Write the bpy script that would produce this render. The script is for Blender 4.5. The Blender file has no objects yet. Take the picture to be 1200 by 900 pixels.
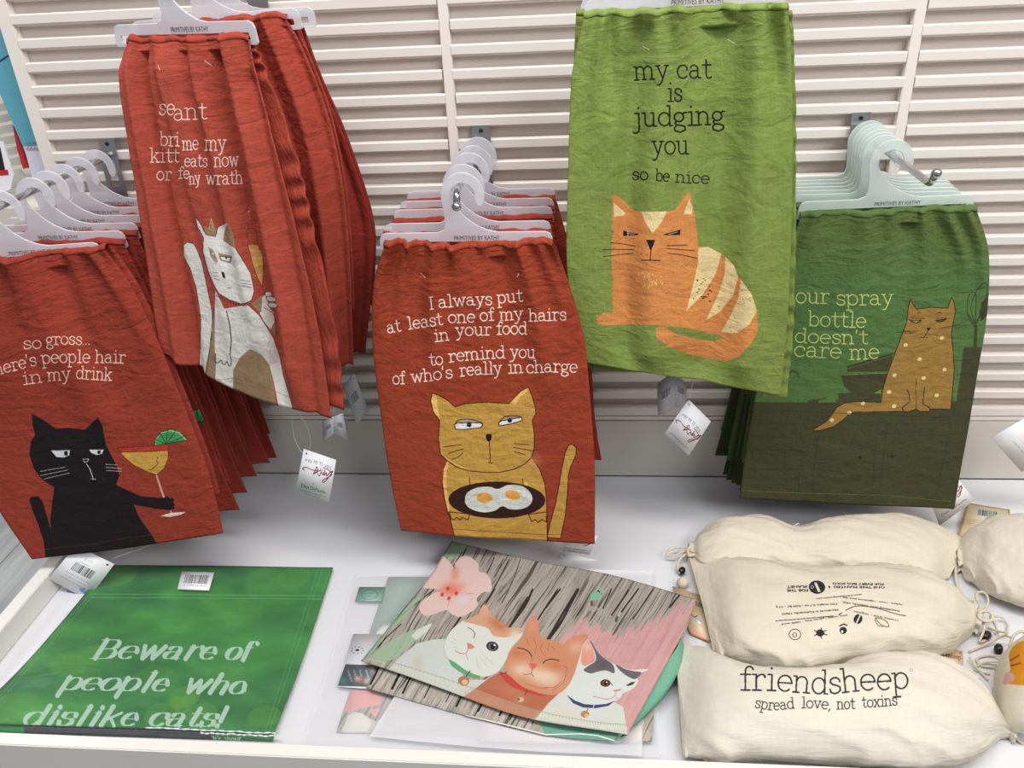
import bpy, bmesh, math, random
import numpy as np
from mathutils import Matrix, Vector

# ------------------------------------------------------------------ camera, world, lights, exposure
SC = bpy.context.scene
COL = SC.collection
R = math.radians
CAM_LOC = Vector((0.0, -1.2, 0.839))
CAM_ROT = Matrix.Rotation(R(6.361), 4, 'Z') @ Matrix.Rotation(R(90 - 28.447), 4, 'X') @ Matrix.Rotation(R(-3.176), 4, 'Z')
FPX = 970.87
cd = bpy.data.cameras.new('camera'); cam = bpy.data.objects.new('camera', cd); COL.objects.link(cam)
cam.matrix_world = Matrix.Translation(CAM_LOC) @ CAM_ROT
cd.sensor_width = 36.0; cd.lens = FPX / 1200 * 36.0; cd.clip_start = 0.02
SC.camera = cam
SC.view_settings.view_transform = 'Standard'; SC.view_settings.look = 'None'
SC.view_settings.gamma = 1.0; SC.view_settings.use_curve_mapping = False
SC.view_settings.exposure = 0.06
w = bpy.data.worlds.new('shop_air'); SC.world = w; w.use_nodes = True
w.node_tree.nodes['Background'].inputs[0].default_value = (0.95, 0.97, 1.0, 1)
w.node_tree.nodes['Background'].inputs[1].default_value = 0.27


def area(name, loc, target, sx, sy, power, color):
    l = bpy.data.lights.new(name, 'AREA'); l.shape = 'RECTANGLE'; l.size = sx; l.size_y = sy
    l.energy = power; l.color = color
    o = bpy.data.objects.new(name, l); COL.objects.link(o); o.location = loc
    o.rotation_euler = (Vector(target) - Vector(loc)).to_track_quat('-Z', 'Y').to_euler()
    return o


area('ceiling_lamp_front', (-0.1, -1.05, 2.35), (0.0, -0.25, 0.2), 2.2, 0.45, 50, (1.0, 0.985, 0.965))
area('ceiling_lamp_aisle', (1.5, -2.3, 2.3), (0.0, -0.1, 0.4), 1.6, 0.6, 34, (0.97, 0.98, 1.0))
area('fill_light_next_aisle', (-2.5, 1.3, 2.4), (-1.6, .5, -.4), 1.6, 0.6, 26, (0.98, 0.99, 1.0))  # unseen fill light, added to brighten the floor beyond the left post
area('ceiling_lamp_warm', (1.75, -0.75, 1.75), (0.7, 0.0, 0.55), 0.5, 0.5, 7, (1.0, 0.80, 0.58))


# ------------------------------------------------------------------ where a point of the photograph lies in the room
ROT3 = np.array(CAM_ROT.to_3x3()); C0 = np.array(CAM_LOC)


def ray(px, py):
    return ROT3 @ np.array([(px - 600) / FPX, -(py - 450) / FPX, -1.0])


def on_y(px, py, y):
    d = ray(px, py); return C0 + d * ((y - C0[1]) / d[1])


def on_z(px, py, z):
    d = ray(px, py); return C0 + d * ((z - C0[2]) / d[2])


def proj(P):
    q = (P - C0) @ ROT3
    return 600 - FPX * q[..., 0] / q[..., 2], 450 + FPX * q[..., 1] / q[..., 2]


# ------------------------------------------------------------------ small numeric helpers
def lin(c):
    c = np.asarray(c, float) / 255.0
    return np.where(c <= 0.04045, c / 12.92, ((c + 0.055) / 1.055) ** 2.4)


def vnoise(x, y, seed=0):
    x = np.asarray(x, float); y = np.asarray(y, float)
    xi = np.floor(x).astype(np.int64); yi = np.floor(y).astype(np.int64)
    fx = x - xi; fy = y - yi; fx = fx * fx * (3 - 2 * fx); fy = fy * fy * (3 - 2 * fy)

    def h(a, b):
        n = (a * 374761393 + b * 668265263 + seed * 2147483647 + 1013904223) & 0xFFFFFFFF
        n = ((n ^ (n >> 13)) * 1274126177) & 0xFFFFFFFF
        n = ((n ^ (n >> 16)) * 2246822519) & 0xFFFFFFFF
        return ((n ^ (n >> 15)) & 0xFFFF) / 65535.0
    return (h(xi, yi) * (1 - fx) + h(xi + 1, yi) * fx) * (1 - fy) + (h(xi, yi + 1) * (1 - fx) + h(xi + 1, yi + 1) * fx) * fy


def fbm(x, y, o=3, seed=0):
    s = 0; a = 0.5
    for i in range(o):
        s = s + a * vnoise(x, y, seed + i * 7); x = x * 2.03; y = y * 2.03; a *= 0.5
    return s / (1 - 0.5 ** o)


def crom(P, t):
    """Catmull-Rom along axis 0 of P at parameters t in 0..1"""
    P = np.asarray(P, float); n = len(P)
    if n == 2:
        tt = np.asarray(t).reshape((-1,) + (1,) * (P.ndim - 1)); return P[0] * (1 - tt) + P[1] * tt
    E = np.concatenate([[2 * P[0] - P[1]], P, [2 * P[-1] - P[-2]]])
    s = np.clip(np.asarray(t, float) * (n - 1), 0, n - 1 - 1e-9); i = s.astype(int); f = s - i
    f = f.reshape((-1,) + (1,) * (P.ndim - 1))
    a, b, c, d = E[i], E[i + 1], E[i + 2], E[i + 3]
    return 0.5 * (2 * b + (c - a) * f + (2 * a - 5 * b + 4 * c - d) * f ** 2 + (3 * b - a - 3 * c + d) * f ** 3)


def smooth(pts, closed=False, k=6):
    P = np.asarray(pts, float)
    if closed:
        n = len(P); E = np.concatenate([P[-2:], P, P[:3]])
        t = np.linspace(2, n + 2, n * k, endpoint=False) / (len(E) - 1)
        return crom(E, t)
    return crom(P, np.linspace(0, 1, len(P) * k))


# ------------------------------------------------------------------ objects
def link(name, me, m=None, parent=None):
    o = bpy.data.objects.new(name, me); COL.objects.link(o)
    if m is not None and me is not None: me.materials.append(m)
    if parent is not None: o.parent = parent; o.matrix_parent_inverse = parent.matrix_basis.inverted()
    return o


def empty(name, loc=(0, 0, 0), rot=(0, 0, 0)):
    o = bpy.data.objects.new(name, None); COL.objects.link(o); o.location = loc; o.rotation_euler = rot
    o.empty_display_size = 0.02
    return o


def tag(o, label=None, cat=None, group=None, kind=None):
    if label: o['label'] = label
    if cat: o['category'] = cat
    if group: o['group'] = group
    if kind: o['kind'] = kind
    return o


def bm_mesh(bm, name='mesh', flat=False):
    me = bpy.data.meshes.new(name); bmesh.ops.recalc_face_normals(bm, faces=bm.faces[:]); bm.to_mesh(me); bm.free()
    if not flat:
        for p in me.polygons: p.use_smooth = True
    return me


def box_bm(bm, x0, x1, y0, y1, z0, z1, bev=0.0):
    r = bmesh.ops.create_cube(bm, size=1)
    for v in r['verts']:
        v.co = ((x0 + x1) / 2 + v.co.x * (x1 - x0), (y0 + y1) / 2 + v.co.y * (y1 - y0), (z0 + z1) / 2 + v.co.z * (z1 - z0))
    if bev:
        es = {e for v in r['verts'] for e in v.link_edges}
        bmesh.ops.bevel(bm, geom=list(es), offset=bev, segments=2, affect='EDGES')
    return bm


def box(name, dims, m, parent=None, bev=0.0):
    bm = bmesh.new(); box_bm(bm, *dims, bev=bev)
    return link(name, bm_mesh(bm, name, True), m, parent)


def tube_bm(bm, pts, r, seg=8, cap=True):
    P = [Vector(p) for p in pts]; rr = r if hasattr(r, '__len__') else [r] * len(P)
    prev = None; rings = []
    up = Vector((0.13, 0.27, 0.95))
    for i, p in enumerate(P):
        d = (P[min(i + 1, len(P) - 1)] - P[max(i - 1, 0)])
        if d.length < 1e-9: d = Vector((0, 0, 1))
        d.normalize(); a = up - d * up.dot(d)
        if a.length < 1e-3: a = d.orthogonal()
        a.normalize(); up = a; b = d.cross(a)
        rings.append([bm.verts.new(p + (a * math.cos(2 * math.pi * k / seg) + b * math.sin(2 * math.pi * k / seg)) * rr[i]) for k in range(seg)])
    for A, B in zip(rings, rings[1:]):
        for k in range(seg): bm.faces.new((A[k], A[(k + 1) % seg], B[(k + 1) % seg], B[k]))
    if cap: bm.faces.new(rings[0][::-1]); bm.faces.new(rings[-1])
    return bm


def tube(name, pts, r, m, parent=None, seg=8):
    bm = bmesh.new(); tube_bm(bm, pts, r, seg)
    return link(name, bm_mesh(bm, name), m, parent)


def curve_mesh(name, loops, depth, bev=0.0):
    """flat outline loops (x, z) filled and extruded along y"""
    c = bpy.data.curves.new(name, 'CURVE'); c.dimensions = '2D'; c.fill_mode = 'BOTH'; c.extrude = depth / 2 - bev
    c.bevel_depth = bev; c.bevel_resolution = 1
    for L in loops:
        s = c.splines.new('POLY'); s.points.add(len(L) - 1); s.use_cyclic_u = True
        for p, (x, z) in zip(s.points, L): p.co = (x, z, 0, 1)
    o = bpy.data.objects.new('tmp', c); COL.objects.link(o)
    dg = bpy.context.evaluated_depsgraph_get(); me = bpy.data.meshes.new_from_object(o.evaluated_get(dg))
    bpy.data.objects.remove(o); bpy.data.curves.remove(c)
    me.transform(Matrix.Rotation(math.pi / 2, 4, 'X')); me.name = name
    return me


_tm = {}


def text_tris(s, shear=0.0):
    """triangles of a line of the built-in sans letters, cap height about 0.73"""
    k = (s, shear)
    if k not in _tm:
        c = bpy.data.curves.new('t', 'FONT'); c.body = s; c.size = 1.0; c.shear = shear; c.resolution_u = 3
        o = bpy.data.objects.new('tmp', c); COL.objects.link(o)
        dg = bpy.context.evaluated_depsgraph_get(); me = bpy.data.meshes.new_from_object(o.evaluated_get(dg))
        me.calc_loop_triangles()
        V = np.array([v.co[:2] for v in me.vertices]).reshape(-1, 2)
        T = np.array([t.vertices[:] for t in me.loop_triangles]).reshape(-1, 3)
        bpy.data.objects.remove(o); bpy.data.curves.remove(c); bpy.data.meshes.remove(me)
        _tm[k] = (V, T)
    return _tm[k]


# ------------------------------------------------------------------ stroke alphabet: slab typewriter skeletons (x-height 1)
def ar(cx, cy, rx, ry, a0, a1, n=16):
    return [(cx + rx * math.cos(R(a0 + (a1 - a0) * i / n)), cy + ry * math.sin(R(a0 + (a1 - a0) * i / n))) for i in range(n + 1)]


def dot(x, y): return [(x - .02, y), (x + .02, y), (x, y + .03), (x, y - .03)]


GL = {
 'a': (1.02, [ar(.4, .68, .3, .31, 155, 0) + [(.7, .2), (.76, .04), (.95, .03)], [(.7, .58), (.45, .57)] + ar(.38, .29, .31, .28, 90, 270) + [(.55, .04), (.7, .2)]]),
 'b': (1.04, [[(0, 1.5), (.17, 1.5), (.17, 0)], ar(.52, .5, .4, .5, 160, -160)]),
 'c': (.96, [ar(.48, .5, .42, .5, 38, 318), [(.82, .84), (.82, .64)]]),
 'd': (1.08, [[(.66, 1.5), (.84, 1.5), (.84, 0), (1.02, 0)], ar(.46, .5, .4, .5, 25, 335)]),
 'e': (.98, [[(.06, .53), (.88, .53)] + ar(.47, .5, .41, .5, 5, 312)]),
 'f': (.72, [ar(.56, 1.22, .24, .28, 20, 180) + [(.32, 0)], [(.04, 1), (.64, 1)], [(.08, 0), (.6, 0)]]),
 'g': (1.0, [ar(.42, .64, .33, .34, 0, 360), [(.24, .35), (.13, .2), (.22, .06), (.6, .01), (.84, -.1), (.84, -.34), (.5, -.5), (.14, -.4), (.08, -.18), (.24, .03)], [(.68, .84), (.8, .98), (.97, .97)]]),
 'h': (1.08, [[(0, 1.5), (.18, 1.5), (.18, 0)], [(.18, .66)] + ar(.5, .66, .31, .33, 150, 0) + [(.81, 0)], [(0, 0), (.37, 0)], [(.64, 0), (1.0, 0)]]),
 'i': (.64, [[(.1, 1), (.33, 1), (.33, 0)], [(.08, 0), (.58, 0)], dot(.31, 1.4)]),
 'j': (.6, [[(.1, 1), (.36, 1)] + ar(.1, -.2, .26, .28, 0, -130), dot(.34, 1.4)]),
 'k': (1.05, [[(0, 1.5), (.18, 1.5), (.18, 0)], [(.82, 1), (.2, .4)], [(.42, .6), (.84, 0)], [(0, 0), (.37, 0)], [(.64, 0), (1.02, 0)], [(.6, 1), (.98, 1)]]),
 'l': (.64, [[(.1, 1.5), (.33, 1.5), (.33, 0)], [(.08, 0), (.58, 0)]]),
 'm': (1.58, [[(0, 1), (.17, 1), (.17, 0)], [(.17, .66)] + ar(.45, .68, .27, .31, 150, 0) + [(.72, 0)], [(.72, .66)] + ar(1.02, .68, .28, .31, 150, 0) + [(1.3, 0)], [(0, 0), (.33, 0)], [(.58, 0), (.88, 0)], [(1.15, 0), (1.48, 0)]]),
 'n': (1.08, [[(0, 1), (.18, 1), (.18, 0)], [(.18, .66)] + ar(.5, .66, .31, .33, 150, 0) + [(.81, 0)], [(0, 0), (.37, 0)], [(.64, 0), (1.0, 0)]]),
 'o': (1.0, [ar(.48, .5, .42, .5, 0, 360)]),
 'p': (1.06, [[(0, 1), (.18, 1), (.18, -.5)], ar(.53, .5, .4, .5, 160, -160), [(0, -.5), (.42, -.5)]]),
 'r': (.86, [[(.04, 1), (.26, 1), (.26, 0)], [(.26, .6)] + ar(.6, .62, .34, .37, 165, 65) + dot(.78, .86), [(.04, 0), (.56, 0)]]),
 's': (.86, [[(.74, .72), (.72, .86), (.56, .98), (.36, 1.0), (.16, .9), (.12, .72), (.26, .58), (.52, .5), (.72, .38), (.74, .18), (.58, .03), (.36, -.01), (.14, .08), (.1, .28)]]),
 't': (.78, [[(.34, 1.38), (.34, .25)] + ar(.56, .26, .22, .25, 180, 320), [(.04, 1), (.7, 1)]]),
 'u': (1.1, [[(0, 1), (.2, 1), (.2, .35)] + ar(.5, .34, .3, .34, 180, 350) + [(.8, .4)], [(.62, 1), (.8, 1), (.8, 0), (1.0, 0)]]),
 'v': (1.02, [[(.14, 1), (.49, 0), (.84, 1)], [(0, 1), (.32, 1)], [(.66, 1), (.98, 1)]]),
 'w': (1.4, [[(.14, 1), (.42, 0), (.68, .95), (.94, 0), (1.22, 1)], [(0, 1), (.32, 1)], [(1.05, 1), (1.36, 1)]]),
 'x': (1.02, [[(.12, 1), (.84, 0)], [(.84, 1), (.12, 0)], [(0, 1), (.3, 1)], [(.68, 1), (.98, 1)], [(0, 0), (.3, 0)], [(.68, 0), (.98, 0)]]),
 'y': (1.02, [[(.14, 1), (.5, .06)], [(.84, 1), (.42, -.25), (.26, -.46), (.08, -.44)], [(0, 1), (.32, 1)], [(.66, 1), (.98, 1)]]),
 'I': (.74, [[(.34, 1.45), (.34, 0)], [(.08, 1.45), (.6, 1.45)], [(.08, 0), (.6, 0)]]),
 'Y': (1.2, [[(.1, 1.45), (.58, .65), (1.05, 1.45)], [(.58, .65), (.58, 0)], [(.3, 0), (.86, 0)], [(-.04, 1.45), (.28, 1.45)], [(.9, 1.45), (1.2, 1.45)]]),
 'B': (1.36, [[(.0, 1.5), (.28, 1.5), (.28, 0), (.0, 0)], [(.28, 1.5), (.7, 1.5)] + ar(.72, 1.14, .32, .36, 90, -90) + [(.3, .78)], [(.7, .78)] + ar(.76, .39, .38, .39, 90, -90) + [(.28, 0)]]),
 "'": (.36, [[(.16, 1.5), (.12, 1.12)]]),
 ',': (.42, [[(.18, .08), (.16, -.02), (.06, -.26)]]),
 '.': (.36, [dot(.12, .03)]),
 '!': (.5, [[(.3, 1.5), (.2, .42)], dot(.18, .05)]),
 ' ': (.55, []),
}


class Canvas:
    """flat artwork drawn over a patch of the photograph; sampled later into the object's own image"""

    def __init__(s, x0, y0, x1, y1, color, k=3.5):
        s.x0, s.y0, s.k = x0, y0, k
        s.w, s.h = int((x1 - x0) * k), int((y1 - y0) * k)
        s.a = np.empty((s.h, s.w, 3), np.float32); s.a[:] = np.asarray(color, np.float32)

    def grid(s):
        yy, xx = np.mgrid[0:s.h, 0:s.w]
        return s.x0 + xx / s.k, s.y0 + yy / s.k

    def mask(s, P):
        P = np.asarray(P, float); X = (P[:, 0] - s.x0) * s.k; Y = (P[:, 1] - s.y0) * s.k
        xa, xb = max(int(X.min()) - 1, 0), min(int(X.max()) + 2, s.w); ya, yb = max(int(Y.min()) - 1, 0), min(int(Y.max()) + 2, s.h)
        if xa >= xb or ya >= yb: return None
        f = np.zeros((yb - ya, xb - xa + 1), np.uint8)
        X2, Y2 = np.roll(X, -1), np.roll(Y, -1)
        for a, b, c, d in zip(X, Y, X2, Y2):
            if b == d: continue
            if b > d: a, b, c, d = c, d, a, b
            r0, r1 = max(math.ceil(b - .5), ya), min(math.ceil(d - .5), yb)
            if r0 >= r1: continue
            rows = np.arange(r0, r1); xs = a + (rows + .5 - b) * (c - a) / (d - b)
            xi = np.clip(np.ceil(xs - .5).astype(int) - xa, 0, xb - xa)
            np.bitwise_xor.at(f, (rows - ya, xi), 1)
        m = np.bitwise_xor.accumulate(f, axis=1)[:, :xb - xa].astype(bool)
        return m, xa, xb, ya, yb

    def poly(s, P, c, alpha=1.0, sm=False, tex=None):
        if sm: P = smooth(P, True)
        r = s.mask(P)
        if r is None: return
        m, xa, xb, ya, yb = r; v = s.a[ya:yb, xa:xb]; c = np.asarray(c, np.float32)
        v[m] = v[m] * (1 - alpha) + c * alpha

    def mpoly(s, P, other, sm=False):
        """paste from another array of the same size inside a polygon"""
        if sm: P = smooth(P, True)
        r = s.mask(P)
        if r is None: return
        m, xa, xb, ya, yb = r; s.a[ya:yb, xa:xb][m] = other[ya:yb, xa:xb][m]

    def stroke(s, P, wd, c, sm=False, closed=False, alpha=1.0, widths=None):
        if sm: P = smooth(P, closed)
        P = (np.asarray(P, float) - (s.x0, s.y0)) * s.k
        if closed: P = np.concatenate([P, P[:1]])
        wd = wd * s.k / 2; c = np.asarray(c, np.float32)
        for i, (a, b) in enumerate(zip(P[:-1], P[1:])):
            q = wd if widths is None else widths[i] * s.k / 2
            xa, xb = int(max(min(a[0], b[0]) - q - 1, 0)), int(min(max(a[0], b[0]) + q + 2, s.w))
            ya, yb = int(max(min(a[1], b[1]) - q - 1, 0)), int(min(max(a[1], b[1]) + q + 2, s.h))
            if xa >= xb or ya >= yb: continue
            yy, xx = np.mgrid[ya:yb, xa:xb]; d = b - a; L = d @ d + 1e-9
            t = np.clip(((xx - a[0]) * d[0] + (yy - a[1]) * d[1]) / L, 0, 1)
            m = (xx - a[0] - t * d[0]) ** 2 + (yy - a[1] - t * d[1]) ** 2 <= q * q
            v = s.a[ya:yb, xa:xb]; v[m] = v[m] * (1 - alpha) + c * alpha

    def ell(s, x, y, rx, ry, c, rot=0, alpha=1.0, line=None):
        t = np.linspace(0, 2 * np.pi, 28, endpoint=False); ca, sa = math.cos(R(rot)), math.sin(R(rot))
        P = np.stack([x + rx * np.cos(t) * ca - ry * np.sin(t) * sa, y + rx * np.cos(t) * sa + ry * np.sin(t) * ca], 1)
        if line: s.stroke(P, line, c, closed=True, alpha=alpha)
        else: s.poly(P, c, alpha)

    def blob(s, x, y, rx, ry, c, alpha=1.0, rot=0):
        """soft watercolour patch of the print"""
        q = max(rx, ry) * 2.2; xa, xb = int(max((x - q - s.x0) * s.k, 0)), int(min((x + q - s.x0) * s.k, s.w))
        ya, yb = int(max((y - q - s.y0) * s.k, 0)), int(min((y + q - s.y0) * s.k, s.h))
        if xa >= xb or ya >= yb: return
        yy, xx = np.mgrid[ya:yb, xa:xb]; dx = xx / s.k + s.x0 - x; dy = yy / s.k + s.y0 - y
        ca, sa = math.cos(R(rot)), math.sin(R(rot))
        e = ((dx * ca + dy * sa) / rx) ** 2 + ((-dx * sa + dy * ca) / ry) ** 2
        m = (alpha * np.exp(-e))[..., None].astype(np.float32)
        s.a[ya:yb, xa:xb] = s.a[ya:yb, xa:xb] * (1 - m) + np.asarray(c, np.float32) * m

    def write(s, txt, base, xh, c, wd, slant=0.0, thick=None, bare=False):
        """typewriter line along a baseline polyline, stretched to fill it"""
        B = np.asarray(base, float)
        if len(B) > 2: B = smooth(B, False, 5)
        seg = np.hypot(*(B[1:] - B[:-1]).T); cum = np.concatenate([[0], np.cumsum(seg)]); L = cum[-1]
        adv = sum(GL[ch][0] for ch in txt) - .05; kx = L / adv; x = 0
        for ch in txt:
            a, strokes = GL[ch]
            for st in strokes:
                if bare and len(st) == 2 and st[0][1] == st[1][1] and not (ch in 'tf' and st[0][1] == 1): continue
                P = np.array(st, float)
                U = P[:, 0].copy(); V = P[:, 1].copy()
                if thick is not None:
                    d = P[1:] - P[:-1]; ang = np.abs(d[:, 1]) / (np.hypot(d[:, 0], d[:, 1]) + 1e-9)
                    W = wd + (thick - wd) * ang ** 2.2
                else: W = None
                q = np.clip((x + U + slant * V) * kx, 0, L * 1.05)
                bx = np.interp(q, cum, B[:, 0]); by = np.interp(q, cum, B[:, 1])
                ov = (x + U + slant * V) * kx - q; tx = np.interp(q, cum[1:], (B[1:, 0] - B[:-1, 0]) / (seg + 1e-9))
                ty = np.interp(q, cum[1:], (B[1:, 1] - B[:-1, 1]) / (seg + 1e-9))
                Q = np.stack([bx + tx * ov + ty * V * xh, by + ty * ov - tx * V * xh], 1)
                s.stroke(Q, wd, c, widths=W)
            x += a

    def sans(s, txt, x, y, size, c, ang=0.0, width=None, shear=0.0):
        V, T = text_tris(txt, shear)
        if not len(V): return
        k = size if width is None else width / max(V[:, 0].max(), 1e-6)
        ca, sa = math.cos(R(ang)), math.sin(R(ang))
        X = x + V[:, 0] * k * ca + V[:, 1] * size * sa; Y = y + V[:, 0] * k * sa - V[:, 1] * size * ca
        for t in T: s.poly(np.stack([X[t], Y[t]], 1), c)

    def sample(s, X, Y):
        fx = np.clip((X - s.x0) * s.k, 0, s.w - 1.001); fy = np.clip((Y - s.y0) * s.k, 0, s.h - 1.001)
        xi, yi = fx.astype(int), fy.astype(int); fx = (fx - xi)[..., None]; fy = (fy - yi)[..., None]; a = s.a
        return (a[yi, xi] * (1 - fx) + a[yi, xi + 1] * fx) * (1 - fy) + (a[yi + 1, xi] * (1 - fx) + a[yi + 1, xi + 1] * fx) * fy

    def speckle(s, amount, sx, sy, seed=1):
        X, Y = s.grid(); n = fbm(X * sx, Y * sy, 3, seed) - .5
        s.a *= (1 + amount * n)[..., None].astype(np.float32)


def make_image(name, rgb):
    """rgb: rows from the top, values 0-255"""
    h, w_ = rgb.shape[:2]; im = bpy.data.images.new(name, w_, h)
    A = np.ones((h, w_, 4), np.float32); A[..., :3] = np.clip(rgb[::-1] / 255.0, 0, 1)
    im.pixels.foreach_set(A.ravel()); im.update(); im.pack()
    return im


def T(pts, x0, y0, k):
    return [(x0 + x / k, y0 + y / k) for x, y in pts]


# ------------------------------------------------------------------ materials
def new_mat(name):
    m = bpy.data.materials.new(name); m.use_nodes = True
    return m, m.node_tree.nodes, m.node_tree.links, m.node_tree.nodes['Principled BSDF']


def mat(name, rgb, rough=.6, metal=0.0, mottle=.06, scale=30, bump=0.0, bscale=200, stretch=(1, 1, 1), spec=.5, alpha=1.0, trans=0.0, coat=0.0, sheen=0.0):
    m, N, L, b = new_mat(name); c = lin(rgb)
    tc = N.new('ShaderNodeTexCoord'); mp = N.new('ShaderNodeMapping'); mp.inputs['Scale'].default_value = stretch
    L.new(tc.outputs['Object'], mp.inputs[0])
    n = N.new('ShaderNodeTexNoise'); n.inputs['Scale'].default_value = scale; n.inputs['Detail'].default_value = 4
    L.new(mp.outputs[0], n.inputs[0])
    mr = N.new('ShaderNodeMapRange'); mr.inputs[3].default_value = 1 - mottle; mr.inputs[4].default_value = 1 + mottle
    L.new(n.outputs[0], mr.inputs[0])
    mx = N.new('ShaderNodeVectorMath'); mx.operation = 'SCALE'; mx.inputs[0].default_value = tuple(c)
    L.new(mr.outputs[0], mx.inputs[3]); L.new(mx.outputs[0], b.inputs['Base Color'])
    b.inputs['Roughness'].default_value = rough; b.inputs['Metallic'].default_value = metal
    b.inputs['Specular IOR Level'].default_value = spec; b.inputs['Alpha'].default_value = alpha
    b.inputs['Transmission Weight'].default_value = trans; b.inputs['Coat Weight'].default_value = coat
    b.inputs['Sheen Weight'].default_value = sheen
    if bump:
        n2 = N.new('ShaderNodeTexNoise'); n2.inputs['Scale'].default_value = bscale; n2.inputs['Detail'].default_value = 3
        L.new(mp.outputs[0], n2.inputs[0]); bp = N.new('ShaderNodeBump'); bp.inputs['Strength'].default_value = bump
        bp.inputs['Distance'].default_value = 0.001; L.new(n2.outputs[0], bp.inputs['Height']); L.new(bp.outputs[0], b.inputs['Normal'])
    return m


def cloth_mat(name, rgb=None, image=None, weave=.10, wrinkle=.5, rough=.9, wscale=14, fine=1.0, size=(260, 420), dist=.004):
    """woven cloth: slub streaks across and along the cloth, crumple relief; printed image if given"""
    m, N, L, b = new_mat(name)
    uv = N.new('ShaderNodeUVMap'); uv.uv_map = 'UV'

    def noise(sx, sy, scale, det=3, ty=0):
        mp = N.new('ShaderNodeMapping'); mp.inputs['Scale'].default_value = (sx, sy, 1); L.new(uv.outputs[0], mp.inputs[0])
        n = N.new('ShaderNodeTexNoise'); n.inputs['Scale'].default_value = scale; n.inputs['Detail'].default_value = det
        if ty: n.inputs['Distortion'].default_value = ty
        L.new(mp.outputs[0], n.inputs[0]); return n.outputs[0]
    a = noise(14, size[1] / 2, 1, 2); c_ = noise(size[0] / 2, 16, 1, 2); big = noise(3, 5, 2.5, 4)
    s1 = N.new('ShaderNodeMath'); s1.operation = 'ADD'; L.new(a, s1.inputs[0]); L.new(c_, s1.inputs[1])
    s2 = N.new('ShaderNodeMath'); s2.operation = 'MULTIPLY_ADD'; L.new(big, s2.inputs[0]); s2.inputs[1].default_value = .8; L.new(s1.outputs[0], s2.inputs[2])
    mr = N.new('ShaderNodeMapRange'); mr.inputs[1].default_value = .9; mr.inputs[2].default_value = 1.9
    mr.inputs[3].default_value = 1 - weave * 1.3; mr.inputs[4].default_value = 1 + weave * 1.3; L.new(s2.outputs[0], mr.inputs[0])
    mx = N.new('ShaderNodeVectorMath'); mx.operation = 'SCALE'
    if image is not None:
        t = N.new('ShaderNodeTexImage'); t.image = image; t.extension = 'EXTEND'; L.new(uv.outputs[0], t.inputs[0]); L.new(t.outputs[0], mx.inputs[0])
    else: mx.inputs[0].default_value = tuple(lin(rgb))
    L.new(mr.outputs[0], mx.inputs[3]); L.new(mx.outputs[0], b.inputs['Base Color'])
    b.inputs['Roughness'].default_value = rough; b.inputs['Specular IOR Level'].default_value = .25
    wr = noise(1.6, 2.2, wscale, 5, .8); wr2 = noise(1.1, 3.5, wscale * .35, 3, 1.5)
    ad = N.new('ShaderNodeMath'); ad.operation = 'MULTIPLY_ADD'; L.new(wr2, ad.inputs[0]); ad.inputs[1].default_value = 1.6; L.new(wr, ad.inputs[2])
    bp = N.new('ShaderNodeBump'); bp.inputs['Strength'].default_value = wrinkle; bp.inputs['Distance'].default_value = dist
    L.new(ad.outputs[0], bp.inputs['Height'])
    bf = N.new('ShaderNodeBump'); bf.inputs['Strength'].default_value = .35 * fine; bf.inputs['Distance'].default_value = .0007
    L.new(s1.outputs[0], bf.inputs['Height']); L.new(bp.outputs[0], bf.inputs['Normal']); L.new(bf.outputs[0], b.inputs['Normal'])
    return m


def card_mat(name, image, rough=.45):
    m, N, L, b = new_mat(name); uv = N.new('ShaderNodeUVMap'); uv.uv_map = 'UV'
    t = N.new('ShaderNodeTexImage'); t.image = image; t.extension = 'EXTEND'; L.new(uv.outputs[0], t.inputs[0])
    n = N.new('ShaderNodeTexNoise'); n.inputs['Scale'].default_value = 60
    mr = N.new('ShaderNodeMapRange'); mr.inputs[3].default_value = .97; mr.inputs[4].default_value = 1.02; L.new(n.outputs[0], mr.inputs[0])
    mx = N.new('ShaderNodeVectorMath'); mx.operation = 'SCALE'; L.new(t.outputs[0], mx.inputs[0]); L.new(mr.outputs[0], mx.inputs[3])
    L.new(mx.outputs[0], b.inputs['Base Color']); b.inputs['Roughness'].default_value = rough
    return m


# ------------------------------------------------------------------ sheets: smooth surfaces through a few measured points
def grid_mesh(name, P, UV=None, closed_u=False):
    nv, nu = P.shape[:2]
    idx = np.arange(nv * nu).reshape(nv, nu)
    a = idx[:-1, :-1].ravel(); b = idx[:-1, 1:].ravel(); c = idx[1:, 1:].ravel(); d = idx[1:, :-1].ravel()
    F = np.stack([a, d, c, b], 1)
    me = bpy.data.meshes.new(name); n = len(F)
    me.vertices.add(nv * nu); me.vertices.foreach_set('co', P.reshape(-1, 3).astype(np.float32).ravel())
    me.loops.add(n * 4); me.loops.foreach_set('vertex_index', F.ravel().astype(np.int32))
    me.polygons.add(n); me.polygons.foreach_set('loop_start', (np.arange(n) * 4).astype(np.int32))
    me.polygons.foreach_set('use_smooth', np.ones(n, bool))
    if UV is None:
        u, v = np.meshgrid(np.linspace(0, 1, nu), np.linspace(1, 0, nv)); UV = np.stack([u, v], -1)
    l = me.uv_layers.new(name='UV'); l.data.foreach_set('uv', UV.reshape(-1, 2)[F.ravel()].astype(np.float32).ravel())
    me.update(calc_edges=True)
    return me


def resample(P, res):
    """finer grid of the finished cloth surface, for laying the print on it"""
    for ax, n in ((0, res[1]), (1, res[0])):
        x = np.linspace(0, P.shape[ax] - 1, n); i = np.minimum(x.astype(int), P.shape[ax] - 2); f = x - i
        f = f[:, None, None] if ax == 0 else f[None, :, None]; P = np.take(P, i, ax) * (1 - f) + np.take(P, i + 1, ax) * f
    return P


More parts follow.
